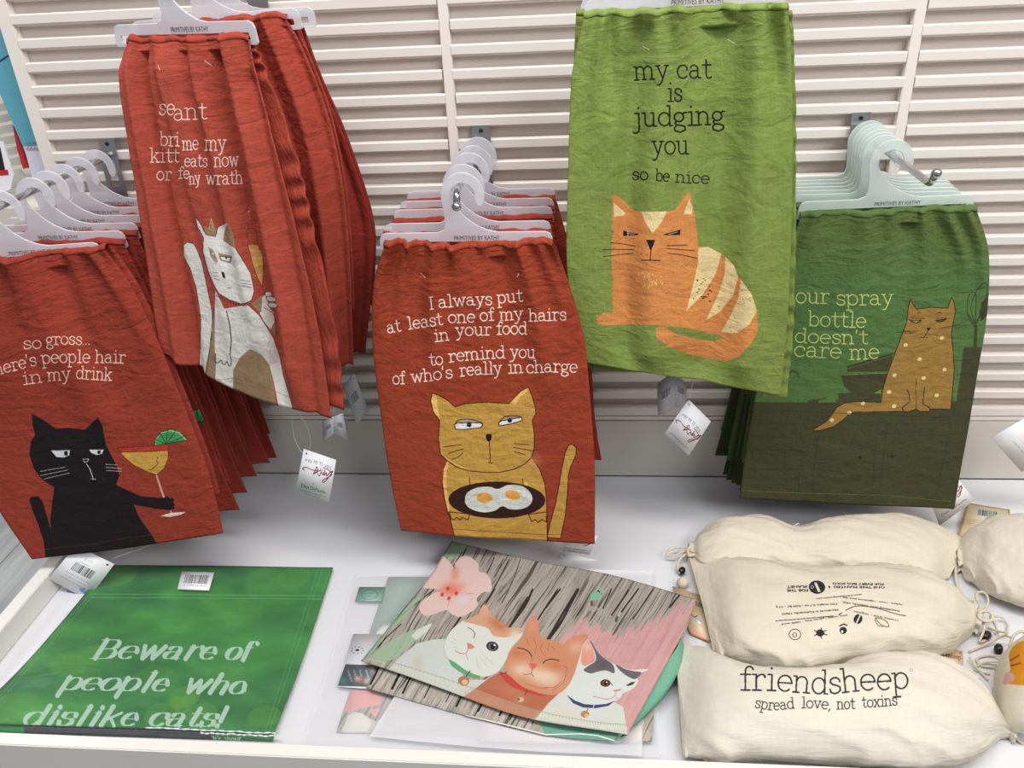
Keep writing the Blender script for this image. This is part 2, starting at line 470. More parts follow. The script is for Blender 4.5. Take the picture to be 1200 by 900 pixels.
class Sheet:
    def __init__(s, rows, plane='y'):
        """rows of (px, py, depth); plane y: hangs at that y, plane z: lies at that height"""
        f = on_y if plane == 'y' else on_z
        s.C = np.array([[f(*p) for p in r] for r in rows])

    def at(s, u, v):
        """u, v 1-D arrays -> grid len(v) x len(u)"""
        A = crom(s.C, v); B = crom(np.swapaxes(A, 0, 1), u); return np.swapaxes(B, 0, 1)

    def bake(s, cv, res=(640, 900), shaped=None):
        P = s.at(np.linspace(0, 1, res[0]), np.linspace(0, 1, res[1])) if shaped is None else resample(shaped, res)
        X, Y = proj(P); return cv.sample(X, Y)

    def normals(s, P):
        du = np.gradient(P, axis=1); dv = np.gradient(P, axis=0); n = np.cross(dv, du); n /= np.linalg.norm(n, axis=-1, keepdims=True) + 1e-12
        return n


def folds(U, V, F):
    """F: (u_top, u_bottom, v0, v1, width, amplitude, kind)"""
    D = np.zeros_like(U)
    for (u0, u1, v0, v1, wd, amp, kind) in F:
        t = np.clip((V - v0) / max(v1 - v0, 1e-6), 0, 1); x = (U - (u0 + (u1 - u0) * t)) / wd
        fade = np.where(V < v0, np.clip(1 - (v0 - V) / .05, 0, 1), np.where(V > v1, np.clip(1 - (V - v1) / .1, 0, 1), 1))
        if kind == 'r': f = np.exp(-x * x) * (1 - .6 * t)
        elif kind == 'R': f = np.exp(-x * x)
        elif kind == 's': f = .5 * (1 + np.tanh(x * 1.5)) * np.exp(-np.clip(x, 0, None) * .25) * (1 - .7 * t)
        D += amp * f * fade
    return D


def gather(U, V, n, amp, decay, seed, drift=.0):
    rng = np.random.RandomState(seed); D = np.zeros_like(U)
    for i in range(n):
        u0 = rng.uniform(-.02, 1.02); wd = rng.uniform(.018, .06); a = amp * rng.uniform(.4, 1.0) * (1 if rng.rand() > .4 else -1)
        dec = decay * rng.uniform(.4, 2.0); x = (U - u0 - drift * (rng.rand() - .5) * V) / (wd * (1 + 1.5 * V))
        D += a * np.exp(-x * x) * np.exp(-V / dec)
    return D


def displaced(s, nu, nv, fn, edge=.0):
    u, v = np.linspace(0, 1, nu), np.linspace(0, 1, nv); P = s.at(u, v); n = s.normals(P)
    if n[nv // 2, nu // 2] @ (C0 - P[nv // 2, nu // 2]) < 0: n = -n
    U, V = np.meshgrid(u, v); D = fn(U, V) if fn else np.zeros_like(U)
    return P + n * D[..., None], P, U, V


def solid(o, t, off=0.0):
    m = o.modifiers.new('thickness', 'SOLIDIFY'); m.thickness = t; m.offset = off; return o

# ------------------------------------------------------------------ the setting: slatted wall, floor
M_wall = mat('painted_slat', (230, 222, 216), .45, mottle=.03, scale=9, bump=.05, bscale=90)
M_back = mat('painted_backing', (206, 197, 190), .6, mottle=.05, scale=7)
M_base = mat('painted_base_panel', (206, 201, 194), .5, mottle=.04, scale=5)
M_dark = mat('dark_gap', (70, 64, 60), .9)
wall = box('wall_back', (-.8312, 1.25, .0155, .03, -.06, 1.02), M_back); tag(wall, kind='structure')
PITCH, Z0 = .031827, .74281
slat_mesh = {}
XS = [(-.811, -.2062), (-.1918, .4120), (.4265, 1.23)]
for bay, (xa, xb) in enumerate(XS):
    bm = bmesh.new(); L_ = xb - xa
    prof = [(.0155, -.0005), (0.0015, -.0), (0, -.0015), (.0005, -.0125), (.002, -.0142), (.0155, -.0172)]   # (y, z) section, the lower edge undercut
    A = [bm.verts.new((0, y, z)) for y, z in prof]; B = [bm.verts.new((L_, y, z)) for y, z in prof]
    for i in range(len(prof)): bm.faces.new((A[i], A[(i + 1) % 6], B[(i + 1) % 6], B[i]))
    bm.faces.new(A[::-1]); bm.faces.new(B)
    slat_mesh[bay] = bm_mesh(bm, 'slat', True)
for bay, (xa, xb) in enumerate(XS):
    for k in range(-6, 19):
        o = link('slat', slat_mesh[bay], M_wall if k == -6 else None, wall); o.location = (xa + .0012 * math.sin(k * 2.3 + bay), 0, Z0 - k * PITCH)
for (xa, xb) in [(-.832, -.8115), (-.2058, -.1922), (.4124, .4261)]:
    box('mullion', (xa, xb, .0012, .0155, .1131, 1.0), M_wall, wall, .0008)
for (xa, xb) in XS:
    box('bottom_rail', (xa, xb, .001, .0155, .1235, Z0 - 19 * PITCH), M_wall, wall, .0008)
box('thin_rail', (-.832, 1.25, .002, .0155, .1146, .1217), M_wall, wall, .0006)
box('base_panel', (-.832, 1.25, .0015, .0155, .0016, .1128), M_base, wall, .0008)

floor_ = box('floor', (-3.4, 2.2, -3.0, 2.6, -.75, -.72), M_dark); tag(floor_, kind='structure')


def plank_mat():
    m, N, L, b = new_mat('grey_wood_plank'); tc = N.new('ShaderNodeTexCoord'); oi = N.new('ShaderNodeObjectInfo')
    mp = N.new('ShaderNodeMapping'); mp.inputs['Scale'].default_value = (22, 1.6, 1); L.new(tc.outputs['Object'], mp.inputs[0])
    n = N.new('ShaderNodeTexNoise'); n.noise_dimensions = '4D'; n.inputs['Scale'].default_value = 1.5; n.inputs['Detail'].default_value = 6; n.inputs['Distortion'].default_value = .6
    L.new(mp.outputs[0], n.inputs['Vector']); ml = N.new('ShaderNodeMath'); ml.operation = 'MULTIPLY'; ml.inputs[1].default_value = 30
    L.new(oi.outputs['Random'], ml.inputs[0]); L.new(ml.outputs[0], n.inputs['W'])
    r = N.new('ShaderNodeValToRGB'); r.color_ramp.elements[0].position = .3; r.color_ramp.elements[0].color = (*lin((176, 178, 178)), 1)
    r.color_ramp.elements[1].position = .7; r.color_ramp.elements[1].color = (*lin((216, 217, 217)), 1)
    L.new(n.outputs[0], r.inputs[0]); L.new(r.outputs[0], b.inputs['Base Color']); b.inputs['Roughness'].default_value = .4
    return m


M_plank = plank_mat()
bm = bmesh.new(); box_bm(bm, -.0885, .0885, -.6, .6, -.004, .004, .0012); pm = bm_mesh(bm, 'plank', True)
first = True
for i in range(15):
    for j in range(3):
        o = link('plank', pm, M_plank if first else None, floor_); first = False
        o.location = (-2.9 + i * .179, -.9 + j * 1.203 + (i * .47) % .9, -.716)

# ------------------------------------------------------------------ the white display shelf with its raised lips
M_lam = mat('white_laminate', (216, 217, 222), .38, mottle=.015, scale=4)
M_lip = mat('white_lip', (226, 224, 218), .35, mottle=.015, scale=4)
M_face = mat('shelf_face', (186, 185, 182), .5, mottle=.02)
shelf = empty('display_shelf', (0, -.3, -.02))
box('shelf_board', (-.829, 1.25, -.588, .0013, -.03, 0), M_lam, shelf)
box('side_lip', (-.829, -.807, -.589, .0008, .0003, .037), M_lip, shelf, .0012)
box('front_lip', (-.829, 1.25, -.606, -.5892, -.03, .037), M_lip, shelf, .0012)
box('front_panel', (-.829, 1.25, -.602, -.592, -.70, -.031), M_face, shelf)
box('side_panel', (-.829, -.82, -.592, .001, -.70, -.031), M_face, shelf)
tag(shelf, 'white laminate display shelf with a raised lip under the hanging towels', 'shelf')

# ------------------------------------------------------------------ chrome hooks screwed to the slats
M_zinc = mat('zinc_plate', (176, 178, 182), .32, .9, mottle=.08, scale=60)
M_chrome = mat('chrome', (205, 206, 210), .12, 1.0, mottle=.02)
M_screw = mat('dark_screw', (60, 58, 56), .5, .8)


def wall_hook(x, z, length, label, droop=0.0, lift=.014):
    h = empty('wall_hook', (x, 0, z)); tag(h, label, 'hook', 'metal hooks on the slatted wall')
    bm = bmesh.new(); box_bm(bm, x - .0125, x + .0125, -.001, .0012, z + .0095, z + .024, .0003)
    box_bm(bm, x - .0125, x + .0125, -.0065, -.001, z + .008, z + .0097, .0003)
    for sx in (-1, 1): box_bm(bm, x + sx * .0105 - .0035, x + sx * .0105 + .0035, -.0075, -.0058, z - .06, z + .0097, .0003)
    box_bm(bm, x - .0085, x + .0085, -.0074, -.0059, z - .06, z - .046, .0003); box_bm(bm, x - .0085, x + .0085, -.0074, -.0059, z - .02, z + .0095, .0003)
    link('mounting_plate', bm_mesh(bm, 'mounting_plate', True), M_zinc, h)
    bm = bmesh.new(); bmesh.ops.create_cone(bm, cap_ends=True, segments=12, radius1=.0032, radius2=.0026, depth=.0022, matrix=Matrix.Translation((x, -.0018, z + .0165)) @ Matrix.Rotation(math.pi / 2, 4, 'X'))
    link('screw', bm_mesh(bm, 'screw', True), M_screw, h)
    P = [(x, -.007, z)] + [(x, -length * t, z - droop * t) for t in np.linspace(.05, .93, 8)] + [(x, -length * .955, z - droop + .07 * lift), (x, -length * .975, z - droop + .35 * lift), (x, -length * .99, z - droop + .8 * lift)]
    tube('rod', P, .0041, M_chrome, h, 12)
    bm = bmesh.new(); bmesh.ops.create_uvsphere(bm, u_segments=14, v_segments=8, radius=.0057, matrix=Matrix.Translation((x, -length, z - droop + lift)))
    link('end_ball', bm_mesh(bm, 'end_ball'), M_chrome, h)
    return h


HX_L, HX_M, HX_R, HX_UL, HX_UR = -.7197, -.158, .3638, -.4485, .098
wall_hook(HX_L, .578, .335, 'chrome hook at left, carrying the towels with the black cat')
wall_hook(HX_M, .5795, .262, 'chrome hook in the middle, carrying the towels with the cat holding fried eggs', lift=-.016)
wall_hook(HX_R, .580, .285, 'chrome hook at right, its bent bare end showing past the dark green towels')
wall_hook(HX_UL, .828, .30, 'hook above the white cat towels, only the foot of its plate in view')
wall_hook(HX_UR, .8285, .26, 'chrome hook above the two bright green towels')

# ------------------------------------------------------------------ frosted plastic hangers, name printed on the bar
def frosted(name, rgb, alpha):
    m, N, L, b = new_mat(name); b.inputs['Base Color'].default_value = (*lin(rgb), 1); b.inputs['Roughness'].default_value = .3
    lw = N.new('ShaderNodeLayerWeight'); lw.inputs[0].default_value = .35
    n = N.new('ShaderNodeTexNoise'); n.inputs['Scale'].default_value = 40
    mr = N.new('ShaderNodeMapRange'); mr.inputs[3].default_value = alpha; mr.inputs[4].default_value = .95; L.new(lw.outputs['Facing'], mr.inputs[0])
    ad = N.new('ShaderNodeMath'); ad.operation = 'MULTIPLY_ADD'; ad.inputs[1].default_value = .06; L.new(n.outputs[0], ad.inputs[0]); L.new(mr.outputs[0], ad.inputs[2]); ad.use_clamp = True
    L.new(ad.outputs[0], b.inputs['Alpha']); return m


M_hang = frosted('frosted_plastic', (226, 224, 232), .50)
M_hang_g = frosted('frosted_plastic_cool', (218, 230, 226), .50)
M_ink = mat('dark_grey_ink', (70, 66, 70), .7)


def hanger_meshes():
    Ro, Ri = .0275, .0165
    out = [(Ro * math.cos(R(a)), Ro * math.sin(R(a))) for a in range(-14, 201, 8)]
    out += [(-.0265, -.010), (-.025, -.022), (-.0245, -.034), (-.027, -.0415), (-.036, -.045), (-.099, -.045), (-.1045, -.0472), (-.107, -.052), (-.1082, -.0655), (-.106, -.0675)]
    out += [(.106, -.0675), (.1082, -.0655), (.107, -.052), (.1045, -.0472), (.099, -.045), (.044, -.045), (.030, -.0425), (.014, -.0355), (.001, -.026), (-.0075, -.0165)]
    out += [(Ri * math.cos(R(a)), Ri * math.sin(R(a))) for a in range(235, -19, -8)]
    out += [(.0175, -.0085), (.0205, -.0115), (.0245, -.0105)]
    hole = [(-.099, -.0555), (.099, -.0555), (.1, -.0635), (-.1, -.0635)]
    k = .93
    f = lambda L_: [(x * k if abs(x) < .05 else x * .985, z) for x, z in L_]
    body = curve_mesh('hanger_body', [f(out), f(hole)], .0028, .0006)
    for p in body.polygons: p.use_smooth = False
    V, Tn = text_tris('PRIMITIVES BY KATHY'); s_ = .056 / V[:, 0].max()
    P = [(x * s_ - .028 + .014, -.0017, -.0538 + y * .0074) for x, y in V]
    me = bpy.data.meshes.new('lettering'); me.from_pydata(P, [], [tuple(int(i) for i in t) for t in Tn]); me.update()
    return body, me


HB, HT = hanger_meshes(); HB.materials.append(None); HT.materials.append(M_ink)


def hanger(rod, top, label, group, m=None, y_off=.006):
    """threaded through a towel whose top edge runs left to right along the points in top; its ring sits on the rod"""
    v = top[-1] - top[0]; mid = (top[-1] + top[0]) / 2; yaw = math.atan2(v[1], v[0]); roll = -math.atan2(v[2], math.hypot(v[0], v[1]))
    x0, z0 = RODS[rod]
    e = empty('hanger', (x0 * .5 + mid[0] * .5 if abs(x0 - mid[0]) < .012 else x0 + (.006 if mid[0] > x0 else -.006), mid[1] + y_off, z0 - .0105)); tag(e, label, 'hanger', group)
    b = link('frame', HB, None, e); b.matrix_parent_inverse = Matrix.Identity(4); b.material_slots[0].link = 'OBJECT'; b.material_slots[0].material = m or M_hang
    t = link('lettering', HT, None, e); t.matrix_parent_inverse = Matrix.Identity(4)
    e.rotation_euler = (0, max(-.035, min(.035, roll)), yaw)
    if DEBUG: print('HANG', rod, label[:20], 'dx %.4f dz %.4f' % (mid[0] - e.location.x, mid[2] - e.location.z))
    return e


DEBUG = False
gL, gM, gR, gW, gG = 'hangers of the black cat towels', 'hangers of the fried egg cat towels', 'hangers of the dark green towels', 'hangers of the white cat towels', 'hangers of the orange cat towels'
ordn = ['frontmost', 'second', 'third', 'fourth', 'fifth', 'sixth', 'seventh']
RODS = {'B': (HX_L, .578), 'M': (HX_M, .5795), 'D': (HX_R, .580), 'W': (HX_UL, .828), 'G': (HX_UR, .8285)}

# ------------------------------------------------------------------ towel colours
RED = (150, 61, 38); REDB = (146, 56, 42); GREEN = (124, 142, 70); DKG = (84, 108, 58); OLIVE = (66, 66, 42)
INK = (38, 14, 16); CREAM = (238, 226, 214)


def hem(c, pts, col, dark=.75):
    c.stroke(pts, .5, [v * dark for v in col], alpha=.8)


# ---- black cat with a cocktail
def art_black():
    c = Canvas(-110, 280, 275, 665, REDB); c.speckle(.10, .25, .5, 3)
    f = lambda p: T(p, 0, 450, 4)
    W_ = (232, 205, 190)
    c.write("there's people hair", [(-13, 441), (0, 438.5), (38, 429), (60, 425.5), (100, 425), (147, 425.5)], 10, W_, 1.15)
    c.write('so', [(27, 409), (49, 408)], 9.5, W_, 1.15); c.write('gross', [(54, 404.5), (76, 403.5), (96, 404)], 9.5, W_, 1.15)
    for x in (97.5, 101, 104.5): c.ell(x, 403.5, .8, .8, W_)
    c.write('in', [(27, 451), (50, 447.5)], 10, W_, 1.15); c.write('my', [(56, 446.5), (83, 444.5)], 10, W_, 1.15); c.write('drink', [(89, 443.5), (131, 446)], 10, W_, 1.15)
    BK = (28, 20, 24)
    c.poly(f([(150, 140), (205, 170), (262, 210), (330, 207), (400, 216), (430, 185), (460, 157), (480, 195), (490, 250), (497, 285), (520, 330), (548, 385), (560, 430), (545, 475), (600, 500), (660, 528), (750, 535), (785, 528), (812, 548), (820, 585), (795, 592), (740, 588), (670, 575), (628, 567), (650, 620), (690, 680), (720, 720), (760, 800), (500, 850), (220, 870), (205, 740), (180, 660), (155, 600), (138, 545), (145, 530), (180, 528), (200, 550), (215, 600), (240, 690), (236, 640), (245, 560), (255, 485), (200, 450), (160, 400), (138, 330), (145, 270), (165, 240), (152, 190)]), BK)
    c.stroke(f([(222, 775), (420, 755), (600, 722), (735, 705)]), .5, (90, 50, 50))
    c.stroke(f([(60, 770), (150, 778), (222, 775)]), .5, (130, 45, 35)); c.stroke(f([(735, 705), (900, 685), (1035, 655)]), .5, (130, 45, 35))
    e = (208, 212, 216)
    c.poly(f([(240, 313), (328, 312), (325, 335), (300, 346), (265, 343)]), e); c.poly(f([(302, 316), (318, 316), (318, 336), (302, 336)]), (20, 15, 20)); c.stroke(f([(240, 312), (328, 311)]), .8, (130, 130, 140))
    c.poly(f([(418, 309), (487, 309), (480, 328), (455, 334), (430, 325)]), e); c.poly(f([(458, 313), (472, 313), (472, 328), (458, 328)]), (20, 15, 20))
    c.stroke(f([(388, 353), (415, 352), (412, 362), (398, 368), (392, 360)]), .7, e); c.stroke(f([(406, 375), (422, 400), (437, 443)]), .8, e); c.stroke(f([(427, 445), (448, 447)]), .7, e)
    for a, b in [((188, 410), (305, 390)), ((190, 430), (318, 403)), ((205, 446), (325, 418)), ((496, 377), (552, 380)), ((497, 391), (570, 397)), ((498, 406), (570, 410))]:
        c.stroke(f([a, b]), .6, (170, 165, 170)); c.stroke(f([a, b]), .25, (240, 240, 240))
    # glass
    c.poly(f([(552, 302), (790, 288), (790, 312), (562, 322)]), (176, 56, 44)); Y_ = (196, 152, 70)
    c.poly(f([(562, 320), (680, 318), (790, 312), (789, 350), (770, 395), (735, 427), (690, 412), (630, 382), (590, 350)]), Y_)
    c.blob(150, 534, 3, 1.5, (230, 200, 120), .7)
    c.stroke(f([(790, 312), (789, 350), (770, 395), (735, 427), (690, 412), (630, 382), (590, 350), (562, 320), (552, 300), (660, 294), (728, 289)]), .7, (90, 40, 20))
    c.stroke(f([(562, 320), (680, 318), (790, 312)]), .7, (110, 30, 20)); c.stroke(f([(742, 342), (735, 360), (742, 372), (722, 392), (712, 402), (700, 400)]), .8, (90, 50, 20), True)
    c.stroke(f([(735, 432), (768, 530)]), 2.0, (225, 190, 175)); c.stroke(f([(735, 432), (768, 530)]), .5, (160, 90, 80))
    c.poly(f([(752, 620), (800, 605), (872, 601), (850, 614), (800, 625)]), (228, 205, 200)); c.stroke(f([(802, 596), (804, 608)]), 1, (228, 205, 200))
    lime(c, f([(727, 290), (729, 255), (757, 226), (800, 213), (842, 224), (880, 262), (800, 280)]), f([(780, 282)])[0])
    c.stroke(f([(880, 262), (727, 290)]), .6, (20, 60, 40)); c.stroke(f([(790, 290), (789, 345)]), .6, (110, 30, 20))
    c.ell(202, 586, 2.4, 2.2, BK); c.ell(203, 592, 2.2, 2, BK)
    return c


def lime(c, P, o):
    c.poly(P, (150, 190, 120)); Q = [(o[0] + (x - o[0]) * .9, o[1] + (y - o[1]) * .9) for x, y in P]; c.poly(Q, (66, 150, 88)); S = smooth(P, False, 3)
    for t in (3, 6, 9, 12, 15):
        x, y = S[min(t, len(S) - 1)]; c.stroke([o, (x, y)], .7, (16, 60, 40))
    c.stroke(P, .7, (20, 60, 36))


# ---- cat holding a pan of eggs
def art_pan():
    c = Canvas(425, 270, 710, 650, RED); c.speckle(.10, .25, .5, 5)
    f = lambda p: T(p, 420, 450, 4); W_ = (242, 226, 214); wd = 1.25
    c.write('I', [(503.5, 362.5), (508.5, 362)], 9.7, W_, wd); c.write('always', [(514, 361), (545, 358), (577, 357)], 9.7, W_, wd); c.write('put', [(583, 355.5), (613, 353)], 9.7, W_, wd)
    c.write('at', [(454, 390.5), (470, 388)], 9.7, W_, wd); c.write('least', [(478, 386), (519, 380.5)], 9.7, W_, wd); c.write('one', [(525, 378.5), (557, 377.5)], 9.7, W_, wd)
    c.write('of', [(562.5, 376.5), (579.5, 375)], 9.7, W_, wd); c.write('my', [(586, 375.5), (613, 374)], 9.7, W_, wd); c.write('hairs', [(620, 376.5), (664, 375)], 9.7, W_, wd)
    c.write('in', [(509, 400.5), (526.5, 398.5)], 9.7, W_, wd); c.write('your', [(534, 394), (556, 393), (576, 392.5)], 9.7, W_, wd); c.write('food', [(582, 392), (600, 391.5), (617.5, 391.5)], 9.7, W_, wd)
    c.write('to', [(503, 428.5), (519.5, 427)], 9.7, W_, wd); c.write('remind', [(526, 424.5), (560, 421), (592, 419.5)], 9.7, W_, wd); c.write('you', [(598, 419), (627.5, 419.5)], 9.7, W_, wd)
    c.write('of', [(460, 450.5), (475, 449.5)], 9.7, W_, wd); c.write("who's", [(482, 448.5), (505, 446), (531, 442.5)], 9.7, W_, wd); c.write('really', [(539, 441), (560, 439), (588, 438)], 9.7, W_, wd)
    c.write('in', [(595.5, 437.5), (613, 436.5)], 9.7, W_, wd); c.write('charge', [(617, 437.5), (645, 436), (677, 436.5)], 9.7, W_, wd)
    G_ = (190, 148, 68); Hh = (226, 184, 104); K = (66, 20, 18); lw = 1.0

    def shape(P, col, w=lw, sm=False): c.poly(f(P), col, sm=sm); c.stroke(f(P), w, K, closed=True, sm=sm)
    shape([(885, 720), (900, 650), (925, 560), (940, 480), (955, 390), (970, 320), (985, 288), (1003, 281), (1022, 300), (1020, 335), (995, 390), (985, 430), (980, 520), (970, 620), (948, 725)], G_)
    body = [(415, 358), (400, 400), (393, 460), (400, 520), (415, 590), (430, 630), (437, 660), (452, 725), (560, 740), (700, 745), (885, 740), (885, 640), (882, 540), (875, 470), (850, 400), (812, 343)]
    shape(body, G_); c.poly(f([(415, 362), (400, 400), (395, 460), (403, 520), (420, 600), (428, 590), (415, 500), (412, 420), (425, 372)]), Hh)
    c.blob(620, 540, 14, 8, (214, 150, 100), .6); c.poly(f([(780, 450), (797, 470), (790, 480), (776, 470)]), Hh)
    head = [(345, 42), (375, 52), (415, 75), (440, 95), (452, 108), (500, 93), (600, 85), (705, 92), (730, 65), (765, 30), (797, 14), (815, 60), (830, 110), (832, 140), (815, 170), (825, 230), (825, 300), (812, 345), (780, 375), (730, 400), (660, 415), (600, 415), (520, 408), (460, 390), (410, 355), (385, 330), (375, 260), (380, 172), (350, 130), (338, 80)]
    shape(head, G_)
    c.poly(f([(347, 46), (368, 60), (372, 110), (384, 165), (366, 148), (350, 122), (342, 80)]), Hh); c.poly(f([(712, 88), (735, 65), (768, 33), (795, 20), (790, 40), (760, 60), (738, 98)]), Hh)
    c.poly(f([(383, 300), (392, 330), (430, 360), (480, 385), (520, 403), (470, 390), (415, 355), (388, 330)]), Hh); c.blob(610, 478, 14, 9, (206, 150, 88), .5)
    for P in ([(398, 295), (482, 285)], [(420, 328), (460, 312), (493, 305)], [(437, 355), (470, 342), (490, 323)], [(730, 280), (803, 285)], [(728, 298), (823, 315)], [(732, 317), (783, 332)], [(522, 440), (522, 480)], [(770, 445), (773, 480)]): c.stroke(f(P), .8, K)
    c.poly(f([(452, 190), (470, 170), (520, 165), (570, 178), (582, 186), (520, 182)]), (160, 156, 140)); c.stroke(f([(452, 190), (470, 170), (520, 165), (570, 178), (582, 186)]), 1, K, True)
    shape([(450, 190), (462, 183), (520, 181), (574, 183), (583, 192), (572, 205), (500, 213), (455, 212)], (226, 228, 226)); c.ell(549.8, 498, 2.8, 2.9, (30, 24, 24)); c.ell(549.3, 497.6, .8, .8, (60, 90, 80))
    c.poly(f([(665, 172), (690, 153), (740, 150), (765, 156)]), (160, 156, 140)); c.stroke(f([(660, 178), (690, 153), (740, 150), (766, 156)]), 1, K, True)
    shape([(658, 180), (672, 173), (765, 156), (768, 171), (720, 186), (660, 197)], (226, 228, 226)); c.ell(597.5, 493, 2.6, 2.6, (30, 24, 24))
    c.poly(f([(600, 238), (624, 238), (622, 262), (612, 272), (602, 262)]), (34, 16, 18), sm=True); c.stroke(f([(614, 270), (618, 370)]), .9, K); c.stroke(f([(610, 366), (620, 372), (632, 368)]), .8, K)
    shape([(425, 600), (435, 632), (447, 638), (460, 626), (475, 638), (490, 626), (514, 638), (522, 610)], G_); shape([(798, 612), (812, 645), (828, 636), (843, 650), (860, 636), (881, 648), (884, 600)], G_)
    c.ell(582.5, 586.2, 57, 21.6, (52, 26, 26), rot=.5)
    egg = [(500, 545), (510, 512), (555, 487), (615, 483), (655, 493), (700, 475), (760, 477), (800, 502), (817, 540), (800, 572), (760, 588), (710, 588), (675, 574), (640, 595), (590, 603), (540, 592), (508, 572)]
    c.poly(f(egg), (206, 212, 204), sm=True); c.ell(567.8, 583.5, 9.2, 6, (222, 158, 70), 2); c.ell(601, 580.5, 9.2, 5.6, (222, 158, 70), 12)
    c.stroke(f([(522, 530), (556, 516)]), .4, (130, 130, 126)); c.stroke([(474, 616), (560, 622), (640, 627), (696, 624)], .6, (130, 44, 32))
    c.stroke(f([(885, 640), (888, 740)]), .9, K)
    staple(c, (493, 320), (498, 325)); staple(c, (608, 320), (606, 325))
    return c


def staple(c, a, b):
    c.stroke([a, b], .8, (222, 206, 196))


# ---- orange cat on bright green
def art_orange():
    c = Canvas(655, 0, 945, 480, GREEN); c.speckle(.10, .25, .5, 9)
    f = lambda p: T(p, 650, 210, 3.3333); K = (30, 28, 24); wd = 1.8
    c.write('my', [(743.5, 94), (763, 92.8), (784, 92)], 15.5, K, wd); c.write('cat', [(793, 91.8), (833.5, 91.5)], 15.5, K, wd)
    c.write('is', [(782, 118.8), (799.5, 118.7)], 15, K, wd); c.write('judging', [(743, 148.5), (775, 147.5), (800, 147), (849.5, 145.5)], 15.5, K, wd * 1.1)
    c.write('you', [(764, 180.8), (807.5, 180.3)], 15, K, wd); c.write('so', [(740.5, 210.5), (759.5, 210.8)], 9.3, K, 1.3); c.write('be', [(768, 211.8), (784.5, 212.8)], 9.3, K, 1.3); c.write('nice', [(791.5, 213.5), (831.5, 215.3)], 9.3, K, 1.3)
    O = (208, 136, 76); Cr = (226, 204, 150)
    cat = [(232, 55), (270, 85), (312, 125), (340, 128), (438, 126), (468, 122), (495, 85), (527, 47), (540, 100), (548, 150), (560, 240), (560, 265), (600, 265), (650, 290), (690, 330), (725, 390), (770, 450), (790, 520), (795, 590), (770, 640), (720, 695), (670, 712), (600, 702), (520, 682), (440, 652), (400, 620), (393, 590), (402, 577), (425, 575), (470, 600), (540, 622), (620, 634), (665, 622), (640, 610), (560, 590), (490, 578), (400, 570), (300, 568), (200, 572), (165, 565), (163, 545), (185, 525), (228, 522), (228, 400), (222, 300), (228, 200), (225, 100)]
    c.poly(f(cat), O)
    rng = random.Random(3)
    for i in range(70):
        y = rng.uniform(60, 490); c.ell(650 + (225 + rng.uniform(-3, 3)) / 3.333, 210 + y / 3.333, rng.uniform(.3, 1.1), .5, O)
    for P in ([(230, 92), (275, 130), (272, 142), (232, 148)], [(525, 80), (540, 110), (535, 138), (503, 138)], [(340, 128), (438, 126), (420, 165), (383, 213), (355, 170)],
              [(562, 268), (600, 265), (652, 292), (630, 370), (580, 450), (515, 515), (540, 420), (560, 330)], [(668, 303), (700, 335), (718, 382), (700, 450), (650, 515), (592, 552), (640, 450), (665, 370)],
              [(728, 392), (770, 450), (791, 515), (760, 570), (710, 603), (650, 597), (690, 530), (720, 460)]): c.poly(f(P), Cr)
    for P, d in (([(238, 95), (258, 112), (243, 146), (234, 140)], 1),): pass
    K2 = (36, 26, 26)
    c.poly(f([(268, 200), (290, 208), (328, 213), (325, 219), (268, 222)]), K2); c.stroke(f([(282, 212), (312, 215)]), .6, (210, 220, 225)); c.stroke(f([(286, 203), (286, 222)]), .5, (210, 220, 225))
    c.poly(f([(425, 215), (460, 207), (492, 197), (490, 218), (440, 220)]), K2); c.stroke(f([(445, 216), (480, 206)]), .6, (210, 220, 225))
    c.poly(f([(357, 237), (393, 237), (378, 277), (374, 277)]), K2); c.stroke(f([(376, 275), (373, 317)]), .9, K2); c.stroke(f([(340, 316), (412, 318)]), 1.1, K2)
    for a, b, d in [((218, 248), (265, 253), (314, 261)), ((186, 276), (240, 274), (310, 275)), ((190, 303), (240, 296), (305, 290)), ((440, 260), (480, 259), (517, 257)), ((440, 271), (490, 275), (546, 279)), ((440, 289), (500, 296), (556, 309))]: c.stroke(f([a, b, d]), .9, (60, 34, 30))
    for i in range(34):
        x, y = rng.gauss(370, 28), rng.gauss(395, 20); c.stroke(f([(x, y), (x + rng.uniform(-4, 4), y + rng.uniform(5, 12))]), .7, (236, 196, 130))
    for i in range(26): c.ell(*f([(rng.gauss(590, 28), rng.gauss(445, 22))])[0], *(rng.uniform(.3, 1.1),) * 2, K2)
    for cx, cy, sp, n in ((375, 262, 30, 10), (528, 322, 16, 8), (755, 470, 26, 10), (460, 200, 60, 10), (230, 250, 60, 10), (700, 570, 30, 6)):
        for i in range(n): c.ell(*f([(rng.gauss(cx, sp), rng.gauss(cy, sp * .8))])[0], *(rng.uniform(.2, .6),) * 2, K2)
    for i in range(60): c.ell(*f([(rng.gauss(180, 26), rng.gauss(530, 22))])[0], .35, .35, (190, 180, 100))
    c.stroke([(670, 412), (760, 424), (850, 440), (925, 452)], .5, (100, 130, 52)); staple(c, (753, 54), (761, 58)); staple(c, (853, 46), (861, 51))
    c.stroke([(928, 40), (929, 250), (922, 455)], .6, (100, 128, 52))
    return c


